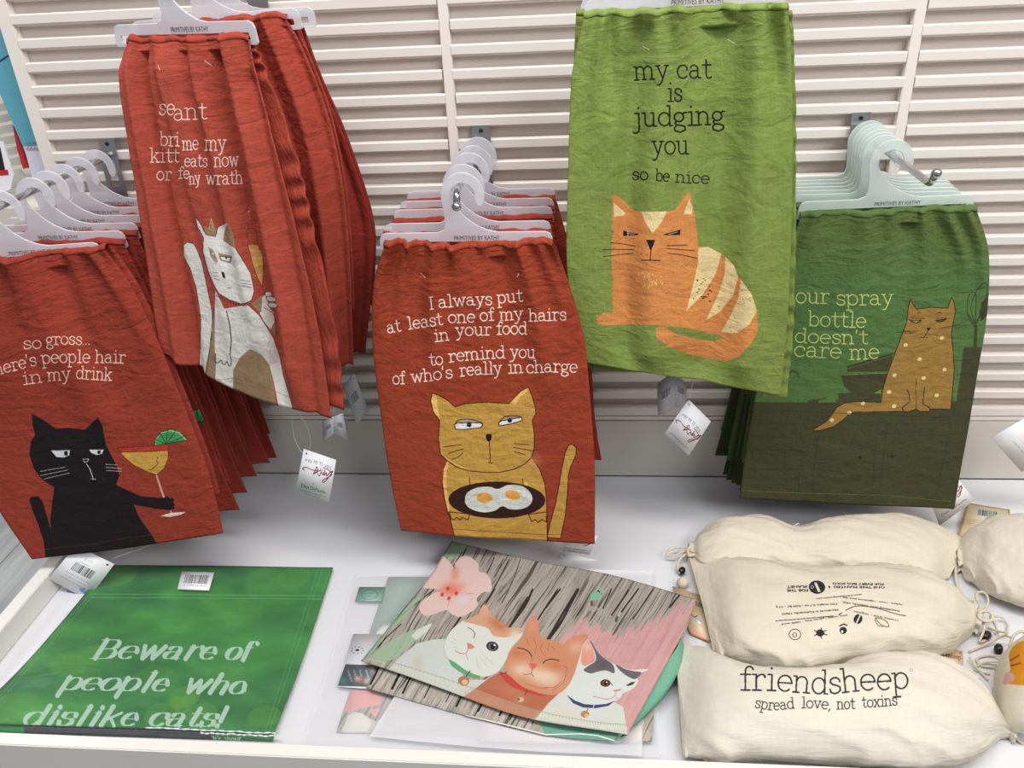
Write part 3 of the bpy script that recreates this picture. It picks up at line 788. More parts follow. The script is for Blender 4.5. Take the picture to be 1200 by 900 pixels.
# ---- dotted cat on a counter, dark green
def art_dark():
    c = Canvas(860, 235, 1175, 612, DKG); X, Y = c.grid()
    t = np.clip((330 - Y) / 70, 0, 1)[..., None]; c.a[:] = np.asarray((90, 106, 56)) * t + np.asarray((80, 112, 62)) * (1 - t)
    c.speckle(.10, .2, .5, 11); f = lambda p: T(p, 940, 330, 5)
    c.poly([(860, 471), (960, 472), (1175, 470), (1175, 640), (860, 640)], OLIVE)
    Ol = OLIVE; Lt = (100, 122, 70)
    c.poly(f([(265, 498), (530, 425), (524, 470), (500, 530), (265, 530)]), Ol); c.stroke(f([(265, 512), (530, 432)]), .5, Lt); c.stroke(f([(262, 498), (300, 488), (530, 422)]), 1.2, (50, 60, 34))
    c.poly(f([(230, 545), (500, 535), (500, 640), (430, 655), (462, 657), (462, 710), (200, 710), (196, 692), (215, 690), (208, 655), (285, 652), (245, 612), (233, 570)]), Ol)
    c.stroke(f([(230, 547), (360, 541), (500, 536)]), .5, (130, 150, 100)); c.poly(f([(420, 655), (465, 632), (465, 657)]), (96, 140, 80))
    c.poly(f([(30, 700), (60, 692), (140, 683), (144, 690), (100, 695), (95, 710), (40, 720)]), Ol)
    c.stroke([(925, 437), (929, 435), (934, 437), (936, 441)], 2, Ol, True)
    c.poly(f([(950, 384), (1048, 384), (1052, 400), (1000, 712), (905, 712)]), Ol); c.stroke(f([(950, 402), (1045, 402)]), .4, (40, 50, 30)); c.stroke(f([(1015, 385), (1018, 260)]), 4, Ol)
    for P in ([(1008, 262), (970, 190), (975, 90), (1000, 62), (1020, 80), (1018, 180), (1016, 255)], [(1010, 240), (990, 150), (1020, 60), (1055, 15), (1080, 10), (1085, 60), (1060, 150), (1022, 240)], [(1008, 245), (965, 175)], [(1018, 250), (1080, 130), (1088, 70)]): c.stroke(f(P), 1.0, (56, 62, 34), sm=True)
    c.poly(f([(1050, 130), (1080, 92), (1095, 110), (1085, 200), (1050, 235), (1040, 190)]), (60, 62, 36))
    B_ = (150, 117, 58); K = (46, 32, 18)
    cat = [(635, 105), (650, 130), (672, 162), (750, 150), (855, 155), (865, 120), (877, 92), (890, 120), (900, 170), (888, 230), (875, 300), (885, 400), (892, 520), (885, 600), (872, 748), (755, 746), (745, 762), (690, 760), (667, 748), (620, 765), (590, 760), (500, 763), (380, 765), (300, 765), (280, 770), (235, 815), (180, 852), (110, 872), (65, 876), (72, 862), (140, 822), (170, 785), (205, 735), (250, 712), (320, 703), (400, 706), (463, 708), (470, 640), (500, 540), (540, 430), (590, 300), (615, 230), (622, 150)]
    c.poly(f(cat), B_); c.stroke(f(cat), .9, K, closed=True)
    for x, y in [(608, 372), (820, 332), (690, 455), (835, 516), (542, 550), (713, 565), (510, 647), (790, 667), (540, 731), (357, 715), (175, 813), (277, 769)]: c.ell(*f([(x, y)])[0], 2.6, 2.1, (214, 202, 140), -20)
    for P, q in (([(628, 222), (645, 236), (670, 242), (697, 230)], 1.2), ([(640, 214), (715, 214)], .5), ([(640, 228), (700, 226)], .9), ([(783, 226), (800, 236), (825, 232), (845, 214)], 1.2), ([(790, 228), (835, 222)], 1.2), ([(780, 215), (845, 212)], .5), ([(678, 186), (688, 177), (698, 184)], .7), ([(797, 184), (808, 178), (818, 187)], .7),
                 ([(740, 288), (725, 312), (712, 328)], .7), ([(687, 330), (700, 328), (735, 327)], .7), ([(545, 298), (610, 292), (662, 298)], .5), ([(590, 288), (675, 290)], .5), ([(600, 300), (650, 302)], .5), ([(805, 272), (840, 266), (880, 262)], .5), ([(820, 275), (870, 270)], .5), ([(885, 262), (915, 252), (942, 238)], .5),
                 ([(615, 632), (628, 660), (630, 705), (600, 728), (585, 745), (600, 762)], .9), ([(717, 622), (712, 670), (707, 715), (745, 738), (752, 758)], .9), ([(668, 568), (668, 620)], .8), ([(668, 632), (668, 680)], .8), ([(668, 690), (668, 750)], .8)): c.stroke(f(P), q, K)
    c.poly(f([(730, 271), (758, 270), (738, 294)]), K); c.poly(f([(650, 232), (680, 232), (670, 240)]), (180, 170, 120))
    W_ = (200, 206, 128)
    c.write('Y', [(915, 355), (930, 355)], 11, W_, 1.15); c.write('our', [(932, 355), (972, 355.5)], 12, W_, 1.15); c.write('spray', [(979.5, 357.5), (1047, 357)], 12, W_, 1.15)
    c.write('bottle', [(947, 382), (1015, 384)], 12, W_, 1.15); c.write("doesn't", [(931, 401), (970, 402.5), (1017, 403)], 11, W_, 1.15); c.write('care', [(930, 417.5), (986, 420)], 12, W_, 1.15); c.write('me', [(996, 421.5), (1031, 420)], 12, W_, 1.15)
    g = lambda p: T(p, 840, 430, 4); D_ = (48, 48, 28)
    for P in ([(130, 262), (415, 268)], [(140, 325), (415, 333)], [(415, 268), (415, 333)], [(130, 388), (400, 392)], [(400, 392), (398, 480)], [(150, 478), (398, 480)], [(318, 392), (316, 478)], [(130, 520), (385, 524)], [(385, 524), (382, 590)], [(478, 320), (455, 460)], [(750, 290), (730, 560)], [(800, 270), (765, 570)], [(800, 268), (1095, 262)], [(900, 318), (1085, 322)], [(1085, 322), (1030, 600)], [(180, 200), (1100, 240)], [(440, 620), (470, 330)]): c.stroke(g(P), .8, D_, alpha=.7)
    c.ell(840 + 672 / 4, 430 + 425 / 4, 1.6, 1.6, (36, 34, 20)); c.ell(840 + 820 / 4, 430 + 420 / 4, 1.6, 1.6, (36, 34, 20))
    c.stroke(g([(115, 580), (400, 592), (800, 603), (1100, 632)]), .5, (96, 120, 62))
    return c


# ---- white cat with crown and flute
def art_white():
    c = Canvas(128, 30, 412, 505, (168, 73, 57)); c.speckle(.10, .25, .5, 15)
    f = lambda p: T(p, 170, 230, 3.3333); W_ = (236, 216, 204); wd = 1.15
    c.write('se', [(186, 134.5), (205, 134.5)], 12.5, W_, wd); c.write('ant', [(203.5, 141.5), (222, 140), (242.5, 139.5)], 13.5, W_, wd)
    c.write('br', [(187, 170.5), (205, 171)], 11, W_, wd); c.write('i', [(205, 171), (210, 171)], 11, W_, wd); c.write('me', [(214, 176), (233, 175)], 11, W_, wd); c.write('my', [(240, 176), (265, 176)], 12, W_, wd)
    c.write('kitt', [(176, 190), (210, 190)], 11, W_, wd); c.write('eats', [(216, 195), (243, 195.5)], 10, W_, wd); c.write('now', [(251, 195.5), (280, 194.5)], 11, W_, wd)
    c.write('or', [(183, 211), (201, 211)], 10, W_, wd); c.write('fe', [(209, 209), (222, 209)], 9, W_, wd); c.write('ny', [(222, 216), (235, 215)], 9.5, W_, wd); c.write('wrath', [(241, 216), (262, 216), (285, 215)], 10.5, W_, wd)
    Wt = (214, 210, 205); Br = (146, 120, 90); K = (70, 50, 40)

    def sh(P, col, lw=.7): c.poly(f(P), col); c.stroke(f(P), lw, K, closed=True)
    sh([(150, 190), (165, 180), (190, 185), (205, 215), (222, 260), (245, 370), (262, 450), (264, 520), (252, 600), (232, 735), (208, 735), (215, 600), (218, 480), (200, 360), (175, 280), (150, 235)], Wt)
    c.poly(f([(268, 440), (275, 560), (278, 640), (278, 745), (228, 745), (240, 650), (260, 560)]), Br); c.stroke(f([(268, 440), (250, 620), (232, 735)]), .7, K)
    c.poly(f([(345, 790), (345, 680), (372, 630), (410, 597), (455, 618), (487, 660), (502, 720), (515, 830)]), Br)
    c.poly(f([(275, 368), (310, 440), (400, 425), (450, 470), (500, 550), (525, 620), (540, 700), (570, 800), (590, 880), (530, 860), (502, 720), (487, 660), (455, 618), (410, 597), (372, 630), (345, 680), (345, 790), (272, 760), (278, 640), (272, 600), (272, 480)]), Wt)
    c.poly(f([(392, 590), (440, 560), (480, 600), (520, 650), (487, 660), (455, 618), (410, 597)]), (200, 196, 192))
    c.stroke(f([(415, 430), (450, 470), (500, 550), (525, 620), (540, 700), (570, 800), (590, 880)]), .7, K)
    c.stroke(f([(318, 450), (330, 500), (337, 560), (332, 620)]), 1.2, K); c.stroke(f([(276, 615), (272, 640), (282, 652), (297, 642), (303, 656), (314, 655), (320, 645), (328, 664), (337, 652), (334, 625)]), .9, K, True)
    c.stroke(f([(240, 720), (350, 712), (430, 730), (500, 760), (575, 790)]), .4, (120, 95, 70))
    c.poly(f([(232, 120), (255, 127), (262, 85), (278, 135), (275, 160), (235, 152)]), Br)
    head = [(195, 78), (215, 105), (237, 150), (275, 158), (285, 120), (322, 102), (332, 140), (350, 200), (382, 250), (412, 300), (427, 370), (415, 408), (380, 422), (330, 405), (288, 380), (268, 345), (245, 290), (226, 215), (228, 160), (205, 120)]
    sh(head, Wt); c.poly(f([(322, 103), (345, 150), (354, 207), (330, 190), (306, 175), (310, 140)]), Br); c.stroke(f([(250, 128), (258, 85), (266, 125)]), .5, (230, 200, 150))
    c.poly(f([(248, 198), (268, 212), (285, 255), (278, 264), (256, 238)]), (150, 132, 118)); c.poly(f([(285, 221), (341, 235), (336, 262), (295, 252)]), (150, 126, 104)); c.poly(f([(295, 235), (334, 240), (328, 254), (300, 248)]), (232, 230, 226)); c.stroke(f([(294, 234), (336, 240)]), 1.1, K); c.ell(*f([(318, 242)])[0], 1.1, 1.3, (30, 20, 20))
    c.poly(f([(298, 295), (309, 298), (315, 322), (304, 318)]), (40, 26, 26)); c.stroke(f([(320, 358), (337, 360)]), .7, K); c.ell(266 / 3.333 + 170, 225 / 3.333 + 230, .8, 1.4, (230, 226, 222))
    for a, b in [((372, 327), (410, 333)), ((374, 340), (413, 345)), ((380, 350), (415, 358)), ((262, 297), (285, 300)), ((264, 310), (288, 313)), ((270, 322), (290, 328))]: c.stroke(f([a, b]), .5, K)
    for t in np.linspace(0, 1, 12): c.ell(*f([(284 + 121 * t, 388 + 36 * math.sin(t * 1.9))])[0], 1.5, 1.5, K, line=.6)
    c.poly(f([(415, 422), (455, 388), (475, 420), (470, 470), (440, 445)]), Br); c.poly(f([(448, 455), (480, 435), (503, 452), (506, 492), (490, 522), (465, 490)]), Wt); c.poly(f([(490, 522), (508, 490), (512, 550)]), Br)
    c.poly(f([(458, 395), (470, 385), (490, 440), (470, 470), (455, 450)]), Wt)
    for x_, y_, r_ in ((482, 383, 14), (492, 402, 19), (498, 426, 18)): c.ell(*f([(x_, y_)])[0], r_ / 3.333, 3.2, Wt, 14); c.ell(*f([(x_, y_)])[0], r_ / 3.333, 3.2, K, 14, line=.7); c.stroke(f([(465, 435), (500, 455), (512, 490), (512, 550)]), .6, K)
    c.poly(f([(403, 190), (442, 190), (460, 232), (462, 300), (458, 355), (440, 320), (420, 262)]), (204, 158, 86)); c.stroke(f([(398, 125), (432, 128), (440, 190), (460, 232), (462, 300), (458, 355), (440, 320), (420, 262), (402, 190), (398, 130)]), .5, (90, 30, 24)); rng = random.Random(2)
    for i in range(40): c.ell(*f([(rng.uniform(405, 458), rng.uniform(195, 320))])[0], .35, .35, (236, 200, 120))
    for i in range(8): c.ell(*f([(rng.uniform(395, 412), rng.uniform(50, 190))])[0], .5, .5, (230, 190, 150))
    staple(c, (240, 71), (248, 77)); staple(c, (185, 76), (187, 82)); c.stroke(f([(560, 830), (725, 860)]), .5, (140, 50, 38))
    return c


TOWELS = []


def hang_towel(name_label, group, rows, cv, res, disp, mcol, n=(110, 170), roll_r=.0075, back=.014, depth_back=.9, wr=.5, seed=1, cat='towel', rod='B', hl='hanger', hm=None):
    s = Sheet(rows); cr = lambda U, V: disp(U, V) + .0045 * wr * (fbm(U * 7 + seed, V * 10, 4, seed + 60) - .5); dd = lambda U, V: np.where(V < .05, np.maximum(cr(U, V), -.0025), cr(U, V)); P, B, U, V = displaced(s, n[0], n[1], dd)
    zz_ = (.006 * (fbm(U * 13 + seed, V * 0, 2, seed + 3) - .5) * np.exp(-V / .035)) ; P[..., 2] += zz_
    top = P[0]; e = empty('kitchen_towel', tuple(top.mean(0))); tag(e, name_label, cat, group)
    if cv is not None:
        im = make_image('print', s.bake(cv, res, P)); m = cloth_mat('printed_cloth', image=im, wrinkle=wr)
    else: m = cloth_mat('plain_cloth', rgb=mcol, wrinkle=wr)
    m2 = mcol if isinstance(mcol, bpy.types.Material) else m_plain(mcol, wr)
    uv = np.stack([U, 1 - V], -1)
    # the cloth carried over the hanger bar, printed face in front and plain face behind
    o = link('printed_panel' if cv is not None else 'front_panel', grid_mesh('panel', P, uv), m if cv is not None else m2, e)
    Rr = []
    for a in np.linspace(0, math.pi, 7)[1:]:
        Q = top.copy(); Q[:, 1] += roll_r * (1 - math.cos(a)); Q[:, 2] += roll_r * .8 * math.sin(a); Rr.append(Q)
    k = int(n[1] * depth_back); off = np.linspace(2 * roll_r, back, k)
    for i in range(2, k, 2):
        Q = P[i].copy(); Q[:, 1] += off[i]; Rr.append(Q)
    G = np.array([top] + Rr); o2 = link('rear_panel', grid_mesh('rear', G), m2, e)
    solid(o, .0012, -1); solid(o2, .0012)
    hanger(rod, B[0], hl, {'B': gL, 'M': gM, 'D': gR, 'W': gW, 'G': gG}[rod], hm, roll_r)
    TOWELS.append(e)
    return e, s, P


_pl = {}


def m_plain(rgb, wr=.5):
    k = (tuple(rgb), wr)
    if k not in _pl: _pl[k] = cloth_mat('plain_cloth', rgb=rgb, wrinkle=wr)
    return _pl[k]


tB, tM, tG, tD, tW = 'black cat towels on the left hook', 'fried egg cat towels on the middle hook', 'orange cat towels', 'dark green towels on the right hook', 'white cat towels'

# ---- front black cat towel
rows = [[(-92, 317, -.27), (20, 305, -.265), (129, 293, -.26)], [(-99, 385, -.275), (30, 365, -.272), (156, 338, -.268)], [(-80, 445, -.28), (55, 430, -.28), (187, 405, -.275)],
        [(-54, 510, -.285), (85, 497, -.285), (216, 478, -.28)], [(-14, 578, -.298), (115, 570, -.295), (243, 552, -.29)], [(38, 655, -.312), (150, 642, -.305), (261, 625, -.298)]]


def d_b(U, V):
    return gather(U, V, 20, .010, .09, 4) + folds(U, V, [(.55, .62, 0, .6, .07, .011, 'r'), (.68, .72, 0, .5, .05, -.009, 'r'), (.92, .95, 0, .35, .03, .007, 'r'), (.78, .80, 0, .5, .07, -.005, 'r'), (.3, .35, .0, .6, .1, .004, 'r')]) + .0035 * (fbm(U * 3 + 2, V * 4, 3, 5) - .5) - .003 * np.clip((U - .97) / .03, 0, 1)


tw_black = hang_towel('terracotta kitchen towel printed with a black cat holding a cocktail, largest at left', tB, rows, art_black(), (760, 760), d_b, REDB, seed=4, rod='B', hl='frontmost frosted hanger on the left hook, cut by the left picture edge')

# ---- front fried egg cat towel
rows = [[(452, 286, -.245), (545, 291, -.245), (648, 284, -.245)], [(438, 335, -.25), (551, 341, -.25), (665, 333, -.25)], [(437, 405, -.255), (560, 410, -.255), (684, 400, -.255)],
        [(446, 480, -.26), (568, 486, -.26), (692, 476, -.26)], [(457, 555, -.265), (577, 562, -.265), (697, 552, -.265)], [(470, 621, -.268), (584, 632, -.268), (697, 637, -.268)]]


def d_m(U, V):
    return gather(U, V, 22, .010, .08, 8) + folds(U, V, [(.10, .09, 0, .3, .035, -.008, 'r'), (.05, .03, 0, .3, .03, .006, 'r'), (.33, .3, 0, .45, .05, .009, 'r'), (.22, .22, 0, .4, .05, -.008, 'r'), (.82, .80, 0, .5, .05, .009, 'r'), (.67, .7, 0, .45, .05, -.008, 'r'), (.92, .94, 0, .25, .03, .006, 'r')]) + .003 * (fbm(U * 3, V * 4, 3, 21) - .5) + .002 * np.sin(U * 6.3 + V)


tw_pan = hang_towel('terracotta kitchen towel printed with a tan cat holding a pan of two fried eggs', tM, rows, art_pan(), (760, 1000), d_m, RED, seed=8, rod='M', hl='frontmost frosted hanger on the middle hook, rod end showing in its ring')

# ---- orange cat towel
rows = [[(684, 21, -.222), (800, 15, -.222), (922, 10, -.222)], [(670, 90, -.225), (800, 88, -.225), (928, 80, -.225)], [(666, 190, -.228), (797, 190, -.228), (929, 188, -.228)],
        [(664, 305, -.23), (796, 312, -.23), (926, 316, -.23)], [(671, 375, -.23), (800, 388, -.23), (921, 398, -.23)], [(688, 426, -.23), (795, 443, -.23), (914, 464, -.23)]]


def d_g(U, V):
    return gather(U, V, 22, .010, .10, 12) + folds(U, V, [(.14, .2, .0, .25, .035, -.010, 'r'), (.10, .12, .02, .3, .03, .007, 'r'), (.22, .2, .0, .4, .05, .008, 'r'), (.42, .34, 0, .9, .08, .012, 'R'), (.30, .24, .05, .9, .06, -.010, 'R'), (.72, .62, .05, .95, .08, -.012, 'R'), (.85, .8, 0, .9, .07, .012, 'R'), (.93, .93, 0, .2, .02, -.007, 'r'), (.97, .98, 0, .2, .02, .005, 'r'), (.55, .5, 0, .8, .08, .004, 'R')]) + .004 * (fbm(U * 3, V * 5, 3, 33) - .5)


eG, sG, PG = hang_towel('bright green towel printed with a sitting orange cat, front one of the upper pair', tG, rows, art_orange(), (760, 1300), d_g, GREEN, seed=12, back=.014, wr=.4, rod='G', hl='front frosted hanger carrying the orange cat towel')
L2 = Sheet([[(a[-1][0] - 22, a[-1][1] + 2, a[-1][2] + .004) for a in [r]] + [(r[-1][0] + (6, 4, 4, 6, 8, 8)[i], r[-1][1] + (2, 0, 0, 0, 2, 3)[i], r[-1][2] + .006)] for i, r in enumerate(rows)])
P2 = displaced(L2, 14, 120, lambda U, V: .0018 * np.sin(V * 60 + 3 * np.sin(V * 17)) * U + .001 * np.sin(V * 130))[0]
o = link('side_hem', grid_mesh('side_hem', P2), m_plain(GREEN), eG); solid(o, .0022, -1)

# ---- dark green towel
rows = [[(938, 254, -.145), (1042, 251, -.145), (1143, 245, -.145)], [(922, 305, -.147), (1040, 302, -.147), (1158, 296, -.147)], [(905, 372, -.15), (1028, 377, -.15), (1157, 368, -.15)],
        [(890, 440, -.152), (1014, 447, -.152), (1146, 437, -.152)], [(876, 512, -.155), (1001, 520, -.155), (1133, 512, -.155)], [(867, 584, -.156), (991, 591, -.156), (1118, 596, -.156)]]


def d_d(U, V):
    return gather(U, V, 20, .009, .07, 17) + folds(U, V, [(.80, .90, 0, .25, .04, .009, 'r'), (.88, .93, 0, .3, .03, -.007, 'r'), (.95, .97, 0, .3, .025, .006, 'r'), (.4, .35, 0, .5, .08, .008, 'r'), (.62, .6, .0, .4, .06, -.008, 'r'), (.08, .05, 0, .25, .03, .006, 'r')]) + .0025 * (fbm(U * 3, V * 4, 3, 41) - .5)


tw_dark = hang_towel('dark green towel printed with a dotted brown cat on a counter, frontmost at right', tD, rows, art_dark(), (800, 1000), d_d, (84, 108, 58), seed=17, rod='D', hm=M_hang_g, hl='frontmost frosted hanger on the right hook, bare rod end beside it')

# ---- white cat towel, its hanger twisted
rows = [[(147, 49, -.235), (216, 49, -.27), (291, 46, -.305)], [(139, 92, -.245), (220, 94, -.275), (302, 95, -.305)], [(150, 170, -.25), (238, 174, -.28), (322, 175, -.31)],
        [(165, 260, -.255), (258, 268, -.28), (348, 275, -.31)], [(177, 340, -.26), (280, 366, -.285), (370, 375, -.31)], [(187, 412, -.265), (292, 464, -.285), (388, 491, -.31)]]


def d_w(U, V):
    return gather(U, V, 14, .006, .14, 23) + folds(U, V, [(.16, .2, 0, 1, .035, -.014, 'R'), (.27, .40, .0, .9, .03, .010, 's'), (.08, .11, 0, 1, .03, .008, 'R'), (.60, .58, 0, .8, .045, .013, 'r'), (.47, .50, 0, .6, .05, -.012, 'r'), (.74, .70, 0, .9, .05, -.014, 'R'), (.90, .80, 0, .9, .05, .015, 'R'), (.95, .9, .2, 1, .03, -.005, 'R')]) + .003 * (fbm(U * 4, V * 6, 3, 55) - .5)


eW, sW, PW = hang_towel('terracotta towel printed with a white cat in a crown, front of the upper bunch', tW, rows, art_white(), (760, 1300), d_w, (156, 62, 48), seed=23, wr=.35, rod='W', hl='twisted frosted hanger threaded through the white cat towel')
Lw = Sheet([[(270, 58, -.29), (300, 56, -.30)], [(285, 110, -.292), (321, 110, -.302)], [(310, 200, -.295), (350, 195, -.304)], [(335, 290, -.296), (370, 285, -.305)], [(358, 380, -.297), (391, 375, -.305)], [(372, 470, -.297), (403, 480, -.305)]])
P2 = displaced(Lw, 16, 140, lambda U, V: .0025 * np.sin(V * 70 + 4 * np.sin(V * 13)) * U)[0]
o = link('folded_layer', grid_mesh('folded_layer', P2), m_plain((160, 64, 48)), eW); solid(o, .0025, -1)


# ---- the towels behind, one for each hanger
def rear_towel(label, group, rows, col, seed, cv=None, amp=.003, n=(60, 100), rod='B', hl='hanger', hm=None):
    def d(U, V): return gather(U, V, 10, amp, .15, seed) + folds(U, V, [(.15, .2, 0, 1, .07, amp, 'R'), (.5, .45, 0, 1, .1, -amp, 'R'), (.85, .88, 0, 1, .05, amp, 'R')]) + .004 * (fbm(U * 3, V * 4, 3, seed) - .5)
    return hang_towel(label, group, rows, cv, (400, 600), d, col, n=n, seed=seed, back=.009, rod=rod, hl=hl, hm=hm)


def room_rows(pts):
    """(x, y, z) corners in the room -> the same as photograph points with a depth"""
    out = []
    for r in pts:
        q = []
        for (x, y, z) in r:
            px, py = proj(np.array([x, y, z])); q.append((float(px), float(py), y))
        out.append(q)
    return out


def quad_rows(tl, tr, bl, br, y, sag=0.0, belly=.0):
    """hanging outline from four room corners (x, z)"""
    rows = []
    for i, t in enumerate((0, .12, .35, .6, .82, 1)):
        xl = tl[0] + (bl[0] - tl[0]) * t - belly * math.sin(math.pi * min(t * 1.2, 1)); xr = tr[0] + (br[0] - tr[0]) * t + belly * math.sin(math.pi * min(t * 1.2, 1))
        zl = tl[1] + (bl[1] - tl[1]) * t; zr = tr[1] + (br[1] - tr[1]) * t
        rows.append([(xl, y, zl), ((xl + xr) / 2, y, (zl + zr) / 2 - sag * t), (xr, y, zr)])
    return room_rows(rows)


def xz(px, py, y):
    p = on_y(px, py, y); return (float(p[0]), float(p[2]))


# behind the black cat towel: five more, fanned to the right
cl = Canvas(-110, 270, 330, 640, (142, 50, 38), 3); cl.speckle(.1, .25, .5, 61)
lime(cl, T([(868, 175), (872, 145), (895, 128), (935, 120), (975, 135), (998, 175), (930, 181)], 0, 450, 4), (233, 496)); cl.stroke(T([(895, 190), (905, 235)], 0, 450, 4), 1.2, (214, 170, 150)); cl.stroke(T([(868, 178), (998, 176)], 0, 450, 4), .7, (20, 60, 36))
for i, (y, br, tr) in enumerate([(-.205, (280.5, 598), (170, 272)), (-.170, (290, 577), (178, 258)), (-.135, (301, 558), (186, 250)), (-.095, (316, 543), (196, 240)), (-.05, (324.6, 536), (206, 235))]):
    TR = xz(*tr, y); TR = (HX_L + .108, .5065); BR = xz(*br, y); TL = (TR[0] - .212, TR[1]); BL = (BR[0] - .29, BR[1] - .005)
    R_ = quad_rows(TL, TR, BL, BR, y, belly=.006)
    cvv = cl if i == 0 else None
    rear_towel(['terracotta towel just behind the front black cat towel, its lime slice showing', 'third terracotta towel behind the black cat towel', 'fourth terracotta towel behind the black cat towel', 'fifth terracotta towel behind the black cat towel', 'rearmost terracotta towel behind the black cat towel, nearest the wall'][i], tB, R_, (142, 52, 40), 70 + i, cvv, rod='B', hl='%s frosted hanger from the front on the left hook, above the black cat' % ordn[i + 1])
# behind the fried egg cat towel
for i, (y, bl, br, tr) in enumerate([(-.205, (-.285, .075), (-.035, .068), .0), (-.145, (-.285, .085), (-.03, .08), .0), (-.105, (-.28, .09), (-.025, .09), .0), (-.055, (-.27, .10), xz(705, 539, -.055), .0)]):
    R_ = quad_rows((HX_M - .107, .508), (HX_M + .106, .508), bl, br, y, belly=.012)
    rm = rear_towel(['terracotta towel right behind the one with the fried eggs', 'third terracotta towel of the fried egg bunch', 'fourth terracotta towel of the fried egg bunch', 'rearmost towel of the fried egg bunch, a dark red strip at its right'][i], tM, R_, (146, 54, 40), 80 + i, rod='M', hl='%s frosted hanger from the front on the middle hook, above the fried eggs' % ordn[i + 1])
    if i == 0: tw_m2 = rm
# behind the orange cat towel
R_ = quad_rows((-.018, .757), (.196, .757), (-.015, .318), (.25, .288), -.195, belly=.008)
tw_g2 = rear_towel('bright green towel hanging close behind the orange cat towel', tG, R_, (118, 136, 66), 91, rod='G', hl='frosted hanger just behind the one of the orange cat towel')
# behind the dark green towel
blx = [(867, 575), (863, 569), (857, 566), (851, 562), (847, 556), (838, 534)]
for i, (y, b) in enumerate(zip((-.120, -.103, -.086, -.069, -.052, -.033), blx)):
    BL = xz(*b, y); cx = .3638 + .003 * i
    R_ = quad_rows((cx - .104, .5085), (cx + .104, .5085), BL, (BL[0] + .29, BL[1] - .002), y, belly=.004)
    cv = Canvas(800, 240, 1180, 610, (84, 108, 58), 2); cv.poly([(780, 474 - 4 * i), (1180, 474 - 4 * i), (1180, 640), (780, 640)], (58, 66, 38)) if i != 4 else cv.poly([(780, 540), (1180, 540), (1180, 640), (780, 640)], (58, 66, 38))
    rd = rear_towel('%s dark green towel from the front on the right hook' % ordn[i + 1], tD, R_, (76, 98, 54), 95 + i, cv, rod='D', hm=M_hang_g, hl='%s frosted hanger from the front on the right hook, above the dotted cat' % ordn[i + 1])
# the bunch behind the white cat towel
rowsA = [[(163, 36, -.17), (250, 29, -.18), (335, 21, -.175)], [(160, 80, -.175), (258, 72, -.18), (357, 62, -.178)], [(180, 160, -.18), (285, 150, -.185), (386, 140, -.18)],
         [(205, 250, -.185), (305, 240, -.19), (403, 225, -.185)], [(230, 330, -.185), (325, 330, -.19), (411, 325, -.187)], [(255, 425, -.185), (345, 432, -.19), (414, 428, -.187)]]


def d_w2(U, V): return gather(U, V, 8, .006, .3, 31) + folds(U, V, [(.58, .62, 0, 1, .05, .014, 'R'), (.72, .75, 0, 1, .045, -.016, 'R'), (.86, .86, 0, 1, .04, .014, 'R'), (.95, .95, 0, 1, .025, -.006, 'R')]) + .004 * (fbm(U * 3, V * 5, 3, 37) - .5)


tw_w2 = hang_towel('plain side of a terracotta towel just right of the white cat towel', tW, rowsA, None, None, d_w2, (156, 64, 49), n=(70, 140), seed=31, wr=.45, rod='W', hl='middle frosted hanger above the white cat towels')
rowsB = [[(190, 33, -.10), (270, 30, -.105), (350, 27, -.10)], [(192, 80, -.10), (285, 80, -.11), (372, 88, -.10)], [(215, 160, -.105), (312, 155, -.11), (403, 160, -.10)],
         [(240, 250, -.11), (340, 245, -.115), (434, 255, -.10)], [(265, 330, -.11), (355, 325, -.115), (437, 320, -.105)], [(290, 410, -.11), (365, 415, -.115), (428, 414, -.11)]]


def d_w3(U, V): return gather(U, V, 8, .005, .3, 43) + folds(U, V, [(.6, .6, 0, 1, .04, .008, 'R'), (.72, .71, 0, 1, .035, -.009, 'R'), (.83, .82, 0, 1, .035, .009, 'R'), (.93, .92, 0, 1, .03, -.007, 'R')]) + .004 * (fbm(U * 3, V * 5, 3, 39) - .5)


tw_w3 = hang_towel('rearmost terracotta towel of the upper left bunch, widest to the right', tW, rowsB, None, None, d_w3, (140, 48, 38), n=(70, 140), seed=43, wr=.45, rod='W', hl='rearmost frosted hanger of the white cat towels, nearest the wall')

# ------------------------------------------------------------------ cards and swing tags
M_card = mat('white_card', (236, 236, 240), .5, mottle=.01)
M_string = mat('clear_tag_string', (225, 225, 225), .3, alpha=.8)
M_kraft = mat('kraft_card', (206, 176, 140), .7, mottle=.05, scale=80)
TAGC = {}
CURS = [(.10, .62), (.02, .56), (.14, .46), (.34, .50), (.52, .42), (.46, .30), (.44, .48), (.40, .66), (.50, .50), (.62, .40), (.50, .50), (.52, .56), (.60, .66), (.62, .52), (.66, .46), (.68, .56), (.72, .50), (.74, .32), (.74, .56), (.80, .42), (.82, .56), (.88, .46), (.92, .34), (1.0, .26), (.96, .40), (.90, .60), (.80, .84), (.74, .90), (.74, .80), (.84, .66), (.94, .52), (.98, .40), (.86, .28), (.66, .24)]


